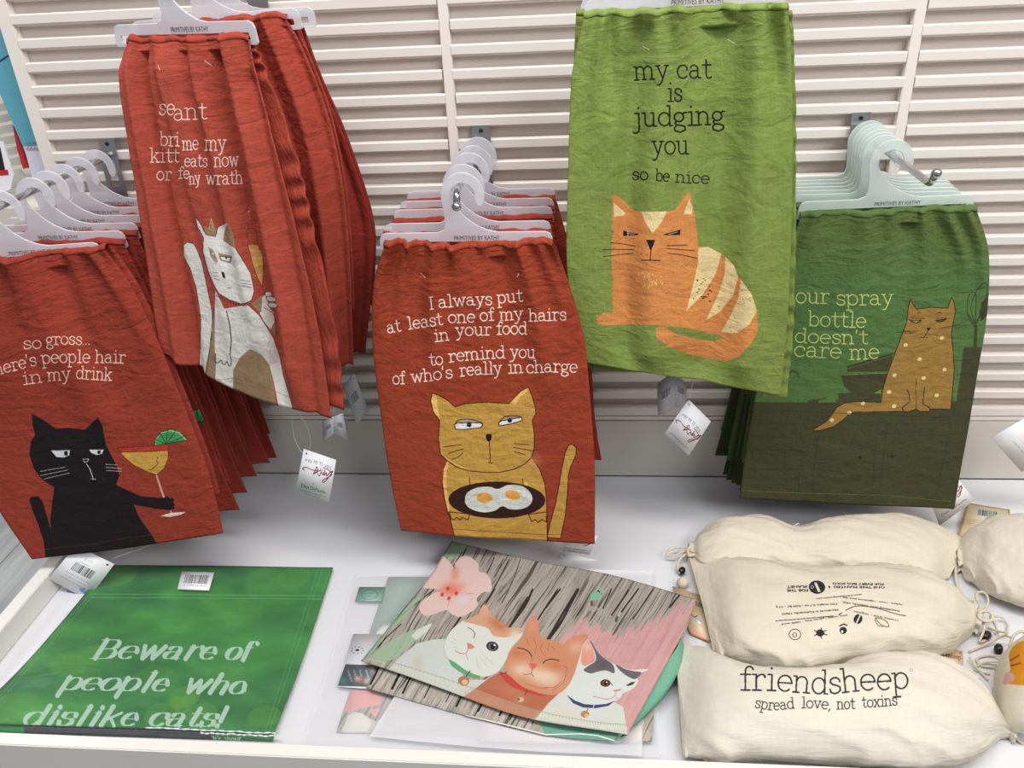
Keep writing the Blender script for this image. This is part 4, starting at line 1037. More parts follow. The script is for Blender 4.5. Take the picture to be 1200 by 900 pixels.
def tag_image(kind):
    if kind in TAGC: return TAGC[kind]
    W, H = 80, 100; c = Canvas(0, 0, W, H, (238, 238, 242), 4)
    if kind == 'kathy':
        c.ell(8, 8, 2, 2, (40, 40, 46))
        for i, ch in enumerate('PRIMITIVES'): c.sans(ch, 8 + i * 6.6, 26 - 5 * math.sin(i / 9 * math.pi) * .4, 12 - abs(i - 4) * .3, (88, 92, 108), shear=0)
        c.sans('by', 46, 34, 8, (88, 92, 108))
        P = [(4 + x * 72, 14 + y * 50) for x, y in CURS]; c.stroke(P, 1.8, (150, 30, 38), True); c.stroke([(p[0] + .7, p[1] + .7) for p in P], .7, (60, 26, 34), True)
        c.sans('+', 34, 72, 9, (90, 80, 90)); c.sans('Dan DiPaolo', 10, 84, 11, (70, 70, 80), width=58); c.sans('www.primitivesbykathy.com', 10, 92, 4, (110, 110, 120), width=60); c.sans('all rights reserved', 22, 97.5, 4, (110, 110, 120), width=34)
    elif kind == 'kathy_plain':
        c.ell(8, 8, 2, 2, (40, 40, 46), line=.8)
        for i, ch in enumerate('PRIMITIVES'): c.sans(ch, 8 + i * 6.4, 40 - 3 * math.sin(i / 9 * math.pi), 12 - abs(i - 4) * .3, (88, 92, 108))
        P = [(2 + x * 76, 28 + y * 52) for x, y in CURS]; c.stroke(P, 1.8, (150, 30, 38), True); c.stroke([(p[0] + .7, p[1] + .7) for p in P], .8, (60, 50, 70), True)
        c.sans('primitivesbykathy.com', 10, 90, 6, (110, 110, 140), width=56)
    elif kind in ('barcode', 'barcode_grey'):
        if kind == 'barcode_grey': c.a[:] = (205, 205, 212)
        c.ell(70, 8, 2.4, 2.4, (70, 70, 80)); rng = random.Random(5)
        if kind == 'barcode': c.sans('$10', 28, 22, 11, (196, 196, 206))
        c.sans('0 42 10365', 26, 31, 4, (120, 120, 130)); x = 20
        while x < 60:
            wq = rng.choice((.7, .7, 1.3, 2)); c.poly([(x, 34), (x + wq, 34), (x + wq, 56), (x, 56)], (60, 60, 66)); x += wq + rng.choice((.8, 1.2, 1.6))
        for i, (a, b) in enumerate([(16, 48), (20, 40), (12, 56)]): c.sans('Primitives by Kathy Inc.', a, 66 + i * 8, 5, (150, 150, 162), width=b)
    elif kind == 'sticker':
        rng = random.Random(9); x = 12
        while x < 70:
            wq = rng.choice((.9, 1.6, 2.4)); c.poly([(x, 18), (x + wq, 18), (x + wq, 66), (x, 66)], (50, 50, 54)); x += wq + rng.choice((1.2, 1.8))
        c.sans('6 24789 20146 8', 14, 80, 11, (80, 80, 84), width=54)
    elif kind == 'picture_mark':
        c.poly([(22, 20), (60, 20), (60, 58), (22, 58)], (236, 230, 234)); c.stroke([(38, 30), (44, 40), (50, 34), (46, 46)], 2.2, (190, 80, 90), True); c.sans('made for home', 26, 70, 5, (130, 130, 140), width=30)
    elif kind == 'kraft':
        c.a[:] = (196, 160, 124); c.poly([(4, 4), (76, 4), (76, 96), (4, 96)], (226, 208, 170)); c.poly([(20, 12), (58, 12), (58, 38), (20, 38)], (206, 210, 202)); rng = random.Random(4); x = 23
        while x < 55:
            wq = rng.choice((.9, 1.8, 2.4)); c.poly([(x, 15), (x + wq, 15), (x + wq, 33), (x, 33)], (40, 50, 50)); x += wq + 1.4
        for i in range(8): c.stroke([(12, 48 + i * 6), (66, 48 + i * 6)], .8, (170, 150, 120))
    elif kind == 'friend':
        c.a[:] = (222, 196, 160); c.write('friendsheep', [(6, 30), (74, 30)], 9, (40, 34, 30), 1.4); c.ell(72, 8, 2.4, 2.4, (60, 50, 44)); c.poly([(0, 92), (80, 92), (80, 100), (0, 100)], (232, 178, 140))
        c.poly([(30, 56), (56, 62), (54, 74), (28, 68)], (180, 186, 192)); c.poly([(40, 64), (54, 66), (53, 72), (39, 70)], (236, 236, 236)); c.stroke([(20, 52), (34, 60), (44, 54)], 2, (40, 46, 56))
    TAGC[kind] = card_mat(kind + '_card', make_image(kind, c.a)); return TAGC[kind]


def card(name, corners, plane, kind, parent=None, t=.0006):
    """corners TL, TR, BR, BL of the card seen upright, (px, py, depth)"""
    a, b, c_, d = corners; s = Sheet([[a, b], [d, c_]], plane); P = s.at(np.linspace(0, 1, 3), np.linspace(0, 1, 3))
    o = link(name, grid_mesh(name, P), tag_image(kind), parent); solid(o, t, 0); return o


def loop(pts, parent, r=.0004, name='tag_string'):
    P = smooth([on_y(*p) for p in pts], False, 5); return tube(name, P, r, M_string, parent, 5)


e = eW
o = card('price_tag', [(356, 526, -.27), (394, 539, -.27), (386, 588, -.272), (346, 577, -.272)], 'y', 'kathy', e); loop([(342, 482, -.285), (344, 510, -.275), (352, 528, -.27), (358, 530, -.27), (364, 522, -.27), (360, 500, -.275), (350, 486, -.285)], e)
e = tw_w2[0]
card('price_tag', [(378, 494, -.19), (391, 488, -.197), (391, 508, -.197), (379, 517, -.19)], 'y', 'barcode_grey', e); card('price_tag', [(391, 488, -.197), (402, 484, -.19), (408, 516, -.19), (391, 507, -.197)], 'y', 'barcode_grey', e); loop([(395, 430, -.19), (392, 460, -.19), (391, 488, -.196)], e)
e = tw_w3[0]
card('price_tag', [(402, 452, -.10), (415, 438, -.105), (432, 482, -.105), (418, 497, -.10)], 'y', 'barcode_grey', e); loop([(420, 414, -.10), (404, 436, -.10), (412, 442, -.103)], e)
e = eG
card('price_tag', [(807, 468, -.20), (833, 494, -.20), (807, 534, -.20), (779, 508, -.20)], 'y', 'kathy_plain', e); loop([(813, 446, -.215), (810, 456, -.21), (807, 470, -.201)], e)
e = tw_g2[0]
card('price_tag', [(790, 434, -.175), (770, 450, -.165), (771, 490, -.165), (791, 477, -.175)], 'y', 'barcode_grey', e); card('price_tag', [(790, 434, -.175), (804, 450, -.165), (805, 476, -.165), (791, 477, -.175)], 'y', 'barcode_grey', e)
e = tw_dark[0]
card('price_tag', [(1085, 576, -.145), (1123, 561, -.145), (1142, 586, -.145), (1101, 616, -.145)], 'y', 'kathy', e)
e = tw_pan[0]
card('price_tag', [(664, 624, -.255), (701, 628, -.255), (691, 650, -.257), (655, 645, -.257)], 'y', 'kathy', e)
e = tw_m2[0]
card('price_tag', [(657, 647, -.22), (702, 657, -.22), (694, 690, -.215), (650, 680, -.215)], 'y', 'kathy_plain', e); loop([(640, 640, -.2), (650, 652, -.21), (658, 650, -.22)], e)
e = tw_black[0]
card('price_tag', [(89, 639, -.302), (134, 661, -.302), (103, 703, -.318), (57, 678, -.318)], 'y', 'barcode', e); M_blue = mat('tag_back_picture', (70, 120, 180), .5, mottle=.3, scale=60)
s_ = Sheet([[(80, 690, -.316), (98, 690, -.316)], [(73, 704, -.312), (104, 703, -.318)]]); o = link('folded_back', grid_mesh('fb', s_.at(np.linspace(0, 1, 3), np.linspace(0, 1, 3))), M_blue, e); solid(o, .0005)
loop([(131, 655, -.3), (150, 648, -.3), (172, 640, -.295), (170, 632, -.292)], e)
t_ = empty('price_tag', tuple(on_y(1200, 515, -.12))); card('card', [(1208, 486, -.12), (1245, 520, -.12), (1197, 553, -.12), (1161, 513, -.12)], 'y', 'picture_mark', t_); loop([(1212, 440, -.12), (1211, 465, -.12), (1209, 488, -.12)], t_)
tag(t_, 'pale diamond price tag hanging by itself at the right picture edge', 'tag')


# ------------------------------------------------------------------ the bagged green garden flag
def art_flag():
    c = Canvas(-60, 650, 400, 880, (44, 142, 66), 4); X, Y = c.grid()
    n1 = fbm(X * .012, Y * .03, 3, 2)[..., None]; n2 = fbm(X * .03 + 9, Y * .06, 3, 8)[..., None]
    c.a[:] = np.asarray((14, 108, 62)) * (1 - n1) + np.asarray((92, 186, 66)) * n1; c.a += (n2 - .5) * 50
    LG = (104, 168, 52)
    for x, y, r, al in [(80, 780, 22, .5), (108, 768, 18, .45), (100, 795, 20, .45), (190, 838, 22, .55), (215, 818, 20, .6), (235, 836, 20, .5), (180, 800, 30, .3), (310, 680, 24, .35), (345, 676, 20, .5), (140, 672, 22, .4), (285, 720, 24, .3), (310, 840, 20, .5), (330, 700, 20, .2), (40, 700, 22, .2), (20, 830, 30, .3), (262, 795, 24, .3)]: c.ell(x, y, r, r * .62, LG, -12, al)
    for x, y, r in ((208, 822, 9), (222, 820, 9), (214, 830, 9)): c.ell(x, y, r, r * .7, (130, 190, 60), 0, .4)
    W_ = (228, 236, 232); kw = dict(slant=.42, thick=5.6, bare=True)
    c.write('Beware', [(105, 771.5), (180, 772), (252, 772.5)], 14.5, W_, 1.0, **kw); c.write('of', [(262, 772.5), (291, 773.5)], 14.5, W_, 1.0, **kw)
    c.write('people', [(68, 808), (120, 809), (196, 810)], 14.5, W_, 1.0, **kw); c.write('who', [(212, 811), (286, 813)], 14.5, W_, 1.0, **kw)
    c.write('dislike', [(24, 849), (90, 850), (160, 850.5)], 15, W_, 1.0, **kw); c.write('cats!', [(172, 850.5), (260, 851.5)], 15, W_, 1.0, **kw)
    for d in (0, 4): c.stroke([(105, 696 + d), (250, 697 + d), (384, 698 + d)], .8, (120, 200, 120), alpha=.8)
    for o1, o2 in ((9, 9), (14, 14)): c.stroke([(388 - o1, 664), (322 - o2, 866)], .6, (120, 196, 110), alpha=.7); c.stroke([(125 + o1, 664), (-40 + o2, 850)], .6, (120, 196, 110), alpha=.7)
    c.a *= np.asarray((.68, .8, .72), np.float32)
    return c


def plastic(name, alpha, rough, col=(235, 238, 242), bump=.4):
    m, N, L, b = new_mat(name); b.inputs['Base Color'].default_value = (*lin(col), 1); b.inputs['Roughness'].default_value = rough; b.inputs['Alpha'].default_value = alpha; b.inputs['Specular IOR Level'].default_value = .6
    tc = N.new('ShaderNodeTexCoord'); n = N.new('ShaderNodeTexNoise'); n.inputs['Scale'].default_value = 14; n.inputs['Detail'].default_value = 3; n.inputs['Distortion'].default_value = 1.2; L.new(tc.outputs['Object'], n.inputs[0])
    bp = N.new('ShaderNodeBump'); bp.inputs['Strength'].default_value = bump; bp.inputs['Distance'].default_value = .01; L.new(n.outputs[0], bp.inputs['Height']); L.new(bp.outputs[0], b.inputs['Normal'])
    return m


M_clear = plastic('clear_bag', .05, .12, bump=1.0); M_milky = plastic('milky_sleeve', .62, .3, (232, 232, 238), .2); M_thin = plastic('thin_sleeve', .30, .25, (232, 234, 238), .3)
fl = empty('garden_flag', tuple(on_z(170, 760, .004))); tag(fl, 'green bagged garden flag reading Beware of people who dislike cats', 'flag')
cv = art_flag(); zz = .007
S1 = Sheet([[(125, 662, zz), (255, 663, zz), (390, 665, zz)], [(78, 722, zz), (222, 726, zz), (370, 727, zz)], [(22, 785, zz), (188, 790, zz), (346, 795, zz + .002)], [(-42, 846, .011), (148, 852, .011), (321, 858, .011)]], 'z')
P = displaced(S1, 60, 60, lambda U, V: .0012 * (fbm(U * 5, V * 5, 2, 3) - .5))[0]
im = make_image('flag_print', S1.bake(cv, (1300, 900))); m = cloth_mat('flag_cloth', image=im, weave=.02, wrinkle=.15, rough=.5, fine=.2)
o = link('upper_fold', grid_mesh('f', P), m, fl); solid(o, .002, -1)
c2 = Canvas(-60, 840, 340, 880, (40, 120, 62), 3); c2.poly([(29, 840), (251, 840), (251, 880), (29, 880)], (52, 54, 58)); c2.stroke([(30, 853), (150, 857), (240, 860)], .8, (110, 112, 116)); c2.sans("'It's about", 248, 870, 9, (220, 230, 222))
S2 = Sheet([[(-42, 840, .002), (148, 845, .002), (323, 850, .002)], [(-52, 857, .002), (140, 863, .002), (320, 869, .002)]], 'z')
o = link('lower_fold', grid_mesh('f2', S2.at(np.linspace(0, 1, 20), np.linspace(0, 1, 4))), cloth_mat('flag_lower', image=make_image('flag_lower', S2.bake(c2, (900, 60))), weave=.02, wrinkle=.1, rough=.5, fine=.2), fl); solid(o, .002, 1)
card('barcode_sticker', [(213, 669.5, .0125), (251, 671, .0125), (245, 692, .0125), (208, 690.5, .0125)], 'z', 'sticker', fl, .0004)
S3 = Sheet([[(124, 659, .0135), (256, 659, .0145), (394, 662, .0135)], [(76, 718, .015), (222, 722, .014), (374, 725, .0145)], [(18, 782, .0145), (188, 786, .015), (350, 794, .0155)], [(-48, 847, .017), (148, 853, .0165), (327, 859, .017)], [(-54, 856, .006), (140, 864, .006), (322, 872, .004)]], 'z')
P = displaced(S3, 70, 70, lambda U, V: .0016 * (fbm(U * 7 + V * 2, V * 5, 3, 13) - .5) + .0012 * np.exp(-((V - .79) / .02) ** 2) * (fbm(U * 30, V * 9, 2, 3)))[0]
link('clear_sleeve', grid_mesh('sl', P), M_clear, fl)
M_glare = plastic('painted_glare', .75, .2, (240, 244, 242), .8)  # solid pale streaks added for the glare along the sleeve's front fold
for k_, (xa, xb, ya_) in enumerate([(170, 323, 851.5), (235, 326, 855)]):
    rng = random.Random(k_); P = [on_z(x, ya_ + (x - 150) * .045 + rng.uniform(-.6, .6), .0165 - .003 * k_) for x in np.linspace(xa, xb, 22)]; tube('glare_streak', smooth(P, False, 3), [.0003 + .0009 * abs(math.sin(i * .7 + k_)) for i in range(66)], M_glare, fl, 6)


# ------------------------------------------------------------------ three-cat garden flag, folded, over sleeved flags
def wood(c, seed=3, ang=(-.52, .85), dark=True, poly=None):
    X, Y = c.grid(); dx, dy = ang; a = X * dy - Y * dx; b = X * dx + Y * dy
    a = a + 5 * (fbm(b * .02, a * .02, 2, seed) - .5)
    s1 = fbm(a * .9, b * .035, 3, seed); s2 = fbm(a * .22, b * .02, 3, seed + 5); g = (s1 * .6 + s2 * .4)[..., None]
    col = np.asarray((128, 122, 113)) * (1 - g) + np.asarray((204, 196, 186)) * g; col += 14 * (fbm(X * .6, Y * .6, 2, seed + 2)[..., None] - .5)
    d = fbm(a * .35 + 40, b * .012, 2, seed + 9); k = np.clip((.30 - d) / .06, 0, 1)[..., None]
    k2 = np.clip((s1 - .72) / .08, 0, 1)[..., None]
    return (col * (1 - .5 * k) * (1 - .0 * k2) * (1 - .3 * np.clip((.36 - s1) / .1, 0, 1)[..., None])).astype(np.float32)


def art_three():
    c = Canvas(410, 620, 830, 875, (170, 164, 154), 4); c.a[:] = wood(c); X, Y = c.grid()
    A = lambda p: T(p, 380, 620, 2.6667); Bq = lambda p: T(p, 500, 690, 6); Cq = lambda p: T(p, 640, 690, 6); Dq = lambda p: T(p, 420, 630, 6)
    DK = (46, 40, 38)
    for P, w_ in ([Dq([(955, 140), (905, 250)]), 1.2], [Dq([(1060, 155), (930, 400), (860, 490)]), 1.4], [Dq([(1020, 150), (960, 280)]), .8], [Dq([(1190, 420), (1060, 630)]), 2.6], [Bq([(745, 5), (690, 120), (575, 275)]), 2.6], [Bq([(920, 5), (780, 215)]), 2.0], [Bq([(1065, 5), (940, 240), (855, 350)]), 2.8], [Bq([(240, 200), (150, 330)]), 1.8], [Bq([(480, 0), (420, 100), (360, 180)]), 1.4],
                  [Cq([(220, 5), (100, 200), (15, 350)]), 2.8], [Cq([(100, 0), (0, 130)]), 1.8], [Cq([(460, 0), (400, 135)]), 1.6], [Cq([(580, 10), (460, 185)]), 1.8], [Cq([(650, 0), (530, 160)]), 1.8], [Cq([(750, 5), (610, 215)]), 1.4], [Cq([(940, 40), (870, 130)]), 2], [Dq([(730, 100), (660, 210)]), 1.2], [Dq([(530, 370), (400, 470), (290, 560)]), 1.3], [Dq([(300, 610), (200, 700), (120, 785)]), 1.3], [Dq([(720, 565), (640, 680)]), 1.8], [Dq([(1140, 150), (1090, 290), (1010, 460)]), .9]):
        c.stroke(P, w_, DK, True, alpha=.9)
    # mint margin at the left
    MT = (140, 186, 148)
    c.poly(Dq([(650, 15), (590, 105), (660, 150), (700, 110), (790, 50), (700, 25)]), MT, .75, sm=True); c.poly(Dq([(470, 400), (410, 430), (330, 500), (250, 590), (180, 650), (60, 800), (10, 870), (110, 800), (230, 640), (330, 560), (400, 470), (455, 430)]), (150, 190, 150), .8)
    # pink wash
    n = fbm(X * .12, Y * .12, 3, 4); e1 = (X - 655) * .35 + (Y - 752) + 24 * (n - .5) + np.where(X < 675, (675 - X) * 1.6, 0) * 0
    a_ = (X * .85 + Y * .52); st = fbm(a_ * .35, (X * -.52 + Y * .85) * .03, 2, 6)
    edge = np.interp(X, [640, 655, 680, 720, 745, 770, 790, 830], [770, 745, 722, 742, 735, 722, 712, 700]) + 26 * (st - .5) + 8 * (n - .5)
    mk = (np.clip((Y - edge) / 4, 0, 1) * np.clip((X - 652 - 10 * (n - .5)) / 5, 0, 1) * .88)[..., None]
    pk = np.asarray((214, 160, 160)) + 18 * (st[..., None] - .5) + 10 * (n[..., None] - .5); c.a = (c.a * (1 - mk) + pk * mk).astype(np.float32)
    for P in (Cq([(500, 200), (490, 225)]), Cq([(320, 90), (322, 110)])): c.stroke(P, 3, (90, 84, 80))
    c.ell(*Cq([(350, 48)])[0], 6, 5.5, (130, 184, 152)); c.ell(*Cq([(390, 12)])[0], 3, 3, (130, 184, 152)); c.stroke(Cq([(365, 12), (375, 22)]), 1.6, DK); c.ell(*Cq([(335, 140)])[0], 6, 3, (176, 178, 160), 0, .6)
    # flower
    F = (224, 196, 188)
    c.poly(Dq([(585, 128), (640, 170), (668, 215), (650, 260), (640, 340), (600, 372), (530, 362), (455, 352), (480, 300), (540, 200)]), F, sm=True)
    c.poly(Dq([(685, 215), (680, 180), (740, 128), (800, 145), (845, 190), (850, 240), (900, 255), (935, 310), (930, 380), (880, 385), (835, 430), (840, 480), (790, 530), (720, 562), (660, 545), (620, 515), (540, 540), (490, 556), (440, 530), (430, 480), (470, 435), (540, 390), (600, 372), (640, 340), (650, 260)]), F, sm=True)
    c.blob(*Dq([(680, 255)])[0], 5, 9, (226, 136, 124), .75, 10); c.blob(*Dq([(650, 370)])[0], 12, 8, (226, 110, 84), .9); c.blob(*Dq([(700, 350)])[0], 10, 4, (224, 150, 130), .6, -20); c.blob(*Dq([(730, 440)])[0], 9, 6, (214, 210, 216), .8)
    for x, y in ((590, 405), (638, 432), (690, 395), (630, 362)): c.ell(*Dq([(x, y)])[0], 1.9, 2.5, (200, 70, 60), 20)
    c.stroke(Dq([(640, 440), (630, 490)]), .9, (206, 140, 110)); c.stroke(Dq([(755, 398), (810, 394)]), .7, (180, 150, 140))
    WH = (212, 216, 208)
    # white cat body at the left and its ear/tail shape
    c.poly(Dq([(520, 605), (525, 620), (440, 720), (400, 730), (340, 790), (250, 860), (180, 890), (60, 860), (130, 790), (290, 690), (400, 650)]), (160, 188, 158), .9); c.poly(Dq([(520, 605), (500, 650), (410, 725), (370, 700), (420, 650)]), WH); c.stroke(Dq([(490, 655), (450, 722)]), 1.2, (226, 220, 216))
    c.poly(A([(340, 348), (392, 345), (400, 400), (440, 470), (500, 470), (560, 440), (470, 500), (430, 530), (300, 490), (200, 445), (240, 400), (290, 360)]), (202, 208, 204)); c.blob(490, 780, 5, 10, (196, 184, 160), .6); c.blob(520, 790, 18, 8, (206, 214, 212), .6)
    # ginger cat body
    c.poly(Bq([(510, 585), (700, 640), (960, 730), (860, 810), (770, 900), (700, 930), (600, 905), (245, 765), (340, 700), (430, 630)]), (182, 108, 80)); c.blob(600, 808, 22, 8, (198, 130, 98), .6); c.blob(570, 812, 20, 6, (178, 92, 62), .5)
    # third cat body
    c.poly(A([(760, 490), (900, 540), (935, 560), (950, 650), (660, 595), (700, 545)]), WH); c.blob(655, 836, 16, 6, (220, 216, 190), .6)
    # cat 1 head
    h1 = Bq([(405, 115), (440, 155), (480, 205), (560, 265), (640, 275), (685, 285), (660, 340), (600, 410), (575, 460), (540, 530), (500, 580), (430, 612), (360, 615), (290, 595), (220, 555), (150, 500), (128, 450), (125, 390), (150, 330), (190, 280), (260, 230), (330, 200), (365, 175)])
    c.poly(h1, (216, 220, 212), sm=True)
    c.poly(Bq([(405, 112), (440, 155), (480, 205), (560, 265), (690, 285), (640, 320), (560, 340), (470, 330), (430, 280), (330, 250), (260, 232), (330, 200), (365, 175)]), (208, 144, 106), .75, sm=True); c.blob(*Bq([(500, 250)])[0], 13, 6, (190, 112, 74), .8, 30); c.blob(*Bq([(410, 150)])[0], 4, 6, (226, 170, 140), .7); c.blob(*Bq([(620, 320)])[0], 7, 5, (226, 214, 196), .8)
    c.stroke(Bq([(290, 275), (325, 295), (338, 320), (330, 350)]), .9, (130, 90, 80), True)
    c.ell(*Bq([(462, 405)])[0], 7.2, 5.6, (60, 60, 60), 10); c.ell(*Bq([(462, 408)])[0], 4.6, 4.4, (92, 96, 98)); c.ell(*Bq([(465, 408)])[0], 2.6, 3.2, (26, 24, 26)); c.ell(*Bq([(478, 396)])[0], 1.3, 1.1, (230, 232, 232))
    c.poly(Bq([(285, 385), (320, 395), (335, 415), (295, 425)]), (214, 122, 112), .9, sm=True); c.stroke(Bq([(295, 420), (275, 455), (235, 455), (200, 440)]), .9, (196, 120, 116), True); c.stroke(Bq([(275, 455), (290, 500)]), .7, (206, 150, 144))
    for a, b in [((180, 345), (215, 375)), ((170, 375), (210, 395)), ((180, 420), (215, 410)), ((340, 470), (380, 560)), ((370, 470), (430, 550)), ((390, 460), (470, 530)), ((350, 500), (365, 570))]: c.stroke(Bq([a, b]), .35, (150, 150, 150), alpha=.7)
    c.stroke(Bq([(150, 330), (125, 390), (128, 450), (150, 500)]), .5, (160, 170, 160), True)
    c.poly(Bq([(150, 495), (200, 520), (270, 570), (330, 598), (380, 612), (370, 628), (310, 620), (230, 585), (175, 545)]), (96, 166, 110)); c.stroke(Bq([(305, 575), (275, 615)]), 1.2, (70, 80, 60)); c.ell(*Bq([(260, 648)])[0], 6.6, 5.6, (176, 118, 84)); c.ell(*Bq([(268, 655)])[0], 3.6, 3, (220, 180, 150))
    # cat 2 head
    h2 = Bq([(755, 185), (785, 230), (795, 310), (820, 345), (900, 360), (960, 385), (1000, 350), (1060, 325), (1130, 320), (1120, 400), (1085, 470), (1060, 520), (1040, 590), (1010, 660), (960, 720), (900, 745), (820, 740), (740, 710), (650, 670), (590, 610), (545, 560), (565, 480), (600, 410), (650, 370), (690, 310), (705, 240)])
    c.poly(h2, (204, 140, 106), sm=True); c.blob(*Bq([(745, 245)])[0], 6, 9, (216, 150, 126), .8); c.blob(*Bq([(1050, 410)])[0], 9, 8, (224, 176, 150), .8)
    c.blob(*Bq([(800, 610)])[0], 22, 9, (228, 208, 184), .9, 20); c.blob(*Bq([(660, 565)])[0], 11, 7, (226, 204, 178), .8); c.blob(*Bq([(860, 620)])[0], 12, 9, (222, 200, 170), .8); c.blob(*Bq([(640, 450)])[0], 8, 5, (190, 104, 70), .5); c.blob(*Bq([(900, 540)])[0], 10, 6, (196, 112, 76), .5)
    for P in ([(750, 340), (770, 400), (760, 450)], [(820, 370), (800, 420), (830, 470)], [(860, 380), (850, 430)], [(700, 350), (720, 390)], [(950, 650), (900, 690), (820, 690)], [(985, 600), (950, 670), (880, 715)], [(960, 540), (985, 560), (975, 600)], [(690, 660), (780, 690), (850, 700)], [(880, 400), (900, 430)]): c.stroke(Bq(P), .8, (178, 94, 60), True, alpha=.7)
    c.stroke(Bq([(638, 412), (680, 420), (718, 440), (738, 470)]), 1.1, (60, 34, 26), True); c.stroke(Bq([(818, 520), (840, 500), (880, 492), (930, 502)]), 1.1, (60, 34, 26), True); c.stroke(Bq([(738, 470), (742, 510)]), .8, (170, 90, 60))
    c.poly(Bq([(722, 520), (775, 525), (770, 545), (745, 562), (728, 545)]), (214, 104, 92), sm=True); c.stroke(Bq([(742, 560), (735, 590), (750, 615)]), .8, (150, 80, 64), True); c.stroke(Bq([(735, 590), (700, 600), (680, 592)]), .7, (150, 80, 64), True)
    c.poly(Bq([(510, 580), (570, 600), (640, 660), (700, 700), (800, 735), (850, 745), (790, 750), (690, 720), (610, 690), (545, 640)]), (196, 70, 60), sm=True); c.stroke(Bq([(515, 600), (545, 590)]), .6, (110, 50, 40)); c.stroke(Bq([(705, 710), (690, 740)]), 1, (90, 50, 40)); c.ell(*Bq([(652, 772)])[0], 6.6, 5.4, (182, 126, 92)); c.ell(*Bq([(662, 775)])[0], 3.4, 3, (216, 176, 146)); c.ell(*Bq([(648, 772)])[0], 1, 1, (50, 36, 30))
    # cat 3 head
    h3 = Cq([(300, 355), (325, 385), (350, 430), (385, 480), (440, 510), (490, 540), (540, 560), (600, 575), (720, 570), (665, 600), (640, 625), (650, 650), (630, 690), (590, 720), (540, 745), (520, 780), (450, 805), (380, 818), (300, 820), (220, 805), (160, 770), (135, 730), (160, 680), (200, 600), (225, 520), (250, 430), (270, 380)])
    c.poly(h3, (216, 222, 216), sm=True); c.poly(Cq([(298, 362), (330, 420), (345, 500), (310, 530), (270, 545), (248, 520), (250, 450), (265, 400)]), (224, 156, 136), sm=True); c.blob(*Cq([(290, 410)])[0], 5, 6, (228, 196, 178), .7)
    GY = (104, 100, 104); c.poly(Cq([(300, 355), (328, 385), (355, 435), (400, 485), (470, 540), (480, 600), (420, 580), (360, 590), (310, 600), (265, 575), (300, 545), (345, 515), (350, 470), (325, 400)]), GY, sm=True); c.poly(Cq([(490, 540), (560, 572), (620, 585), (670, 595), (630, 640), (580, 625), (530, 590)]), GY, sm=True)
    c.blob(*Cq([(400, 540)])[0], 9, 5, (84, 82, 88), .6)
    c.ell(*Cq([(418, 670)])[0], 6, 4.4, (70, 44, 34), 0); c.ell(*Cq([(418, 672)])[0], 4, 3.8, (112, 70, 44)); c.ell(*Cq([(420, 672)])[0], 2, 2.6, (24, 18, 18)); c.ell(*Cq([(426, 664)])[0], .9, .8, (236, 236, 236)); c.stroke(Cq([(450, 665), (468, 685)]), 1, (120, 90, 76))
    c.poly(Cq([(562, 685), (600, 662), (630, 660), (610, 680), (580, 690)]), (80, 56, 44)); c.poly(Cq([(470, 720), (520, 712), (535, 708), (520, 725), (485, 732)]), (216, 140, 132)); c.stroke(Cq([(490, 730), (490, 750), (460, 775), (420, 782), (330, 762)]), .9, (206, 140, 136), True); c.stroke(Cq([(485, 775), (520, 778)]), .6, (190, 150, 140))
    c.poly(Cq([(145, 748), (200, 790), (270, 818), (340, 824), (420, 818), (485, 795), (440, 830), (350, 848), (260, 842), (190, 810)]), (62, 66, 120)); c.stroke(Cq([(338, 822), (330, 850)]), 1, (200, 206, 220)); c.stroke(Cq([(295, 850), (285, 870)]), 1, (110, 80, 60)); c.ell(*A([(815, 582)])[0], 5, 4, (190, 130, 90)); c.ell(*A([(820, 586)])[0], 2.4, 2, (224, 180, 140))
    # stitched hem
    S_ = [(424, 768), (470, 780), (545, 803), (629, 832), (690, 846), (737, 850)]; c.poly([(p[0], p[1]) for p in S_] + [(p[0], p[1] + 26) for p in reversed(S_)], (214, 214, 190), .28)
    Q = smooth(S_, False, 40)
    for i in range(0, len(Q), 3): c.stroke([Q[i], Q[i] + (.8, 2.2)], .5, (150, 150, 124))
    c.stroke(S_, .5, (150, 160, 130), True)
    for i in range(0, len(Q), 3): c.stroke([Q[i] + (-1, 7), Q[i] + (-.3, 8.5)], .5, (170, 164, 130))
    c.a *= .9
    return c


# sleeved flags under it
def packaged(label, flag_rows, flag_art, sleeve_rows, sleeve_mat, z_off=0, extra=None):
    e = empty('packaged_flag', tuple(on_z(*flag_rows[0][0]))); tag(e, label, 'flag', 'sleeved flags under the three-cat flag')
    s = Sheet(flag_rows, 'z'); P = s.at(np.linspace(0, 1, 12), np.linspace(0, 1, 12))
    o = link('flag', grid_mesh('flag', P), cloth_mat('sleeved_flag', image=make_image('sf', s.bake(flag_art, (500, 500))), weave=.02, wrinkle=.1, rough=.7, fine=.2), e); solid(o, .0015, -1)
    s = Sheet(sleeve_rows, 'z'); P = displaced(s, 40, 40, lambda U, V: .0016 * (fbm(U * 6, V * 5, 3, 23) - .5))[0]; link('sleeve', grid_mesh('sleeve', P), sleeve_mat, e)
    return e


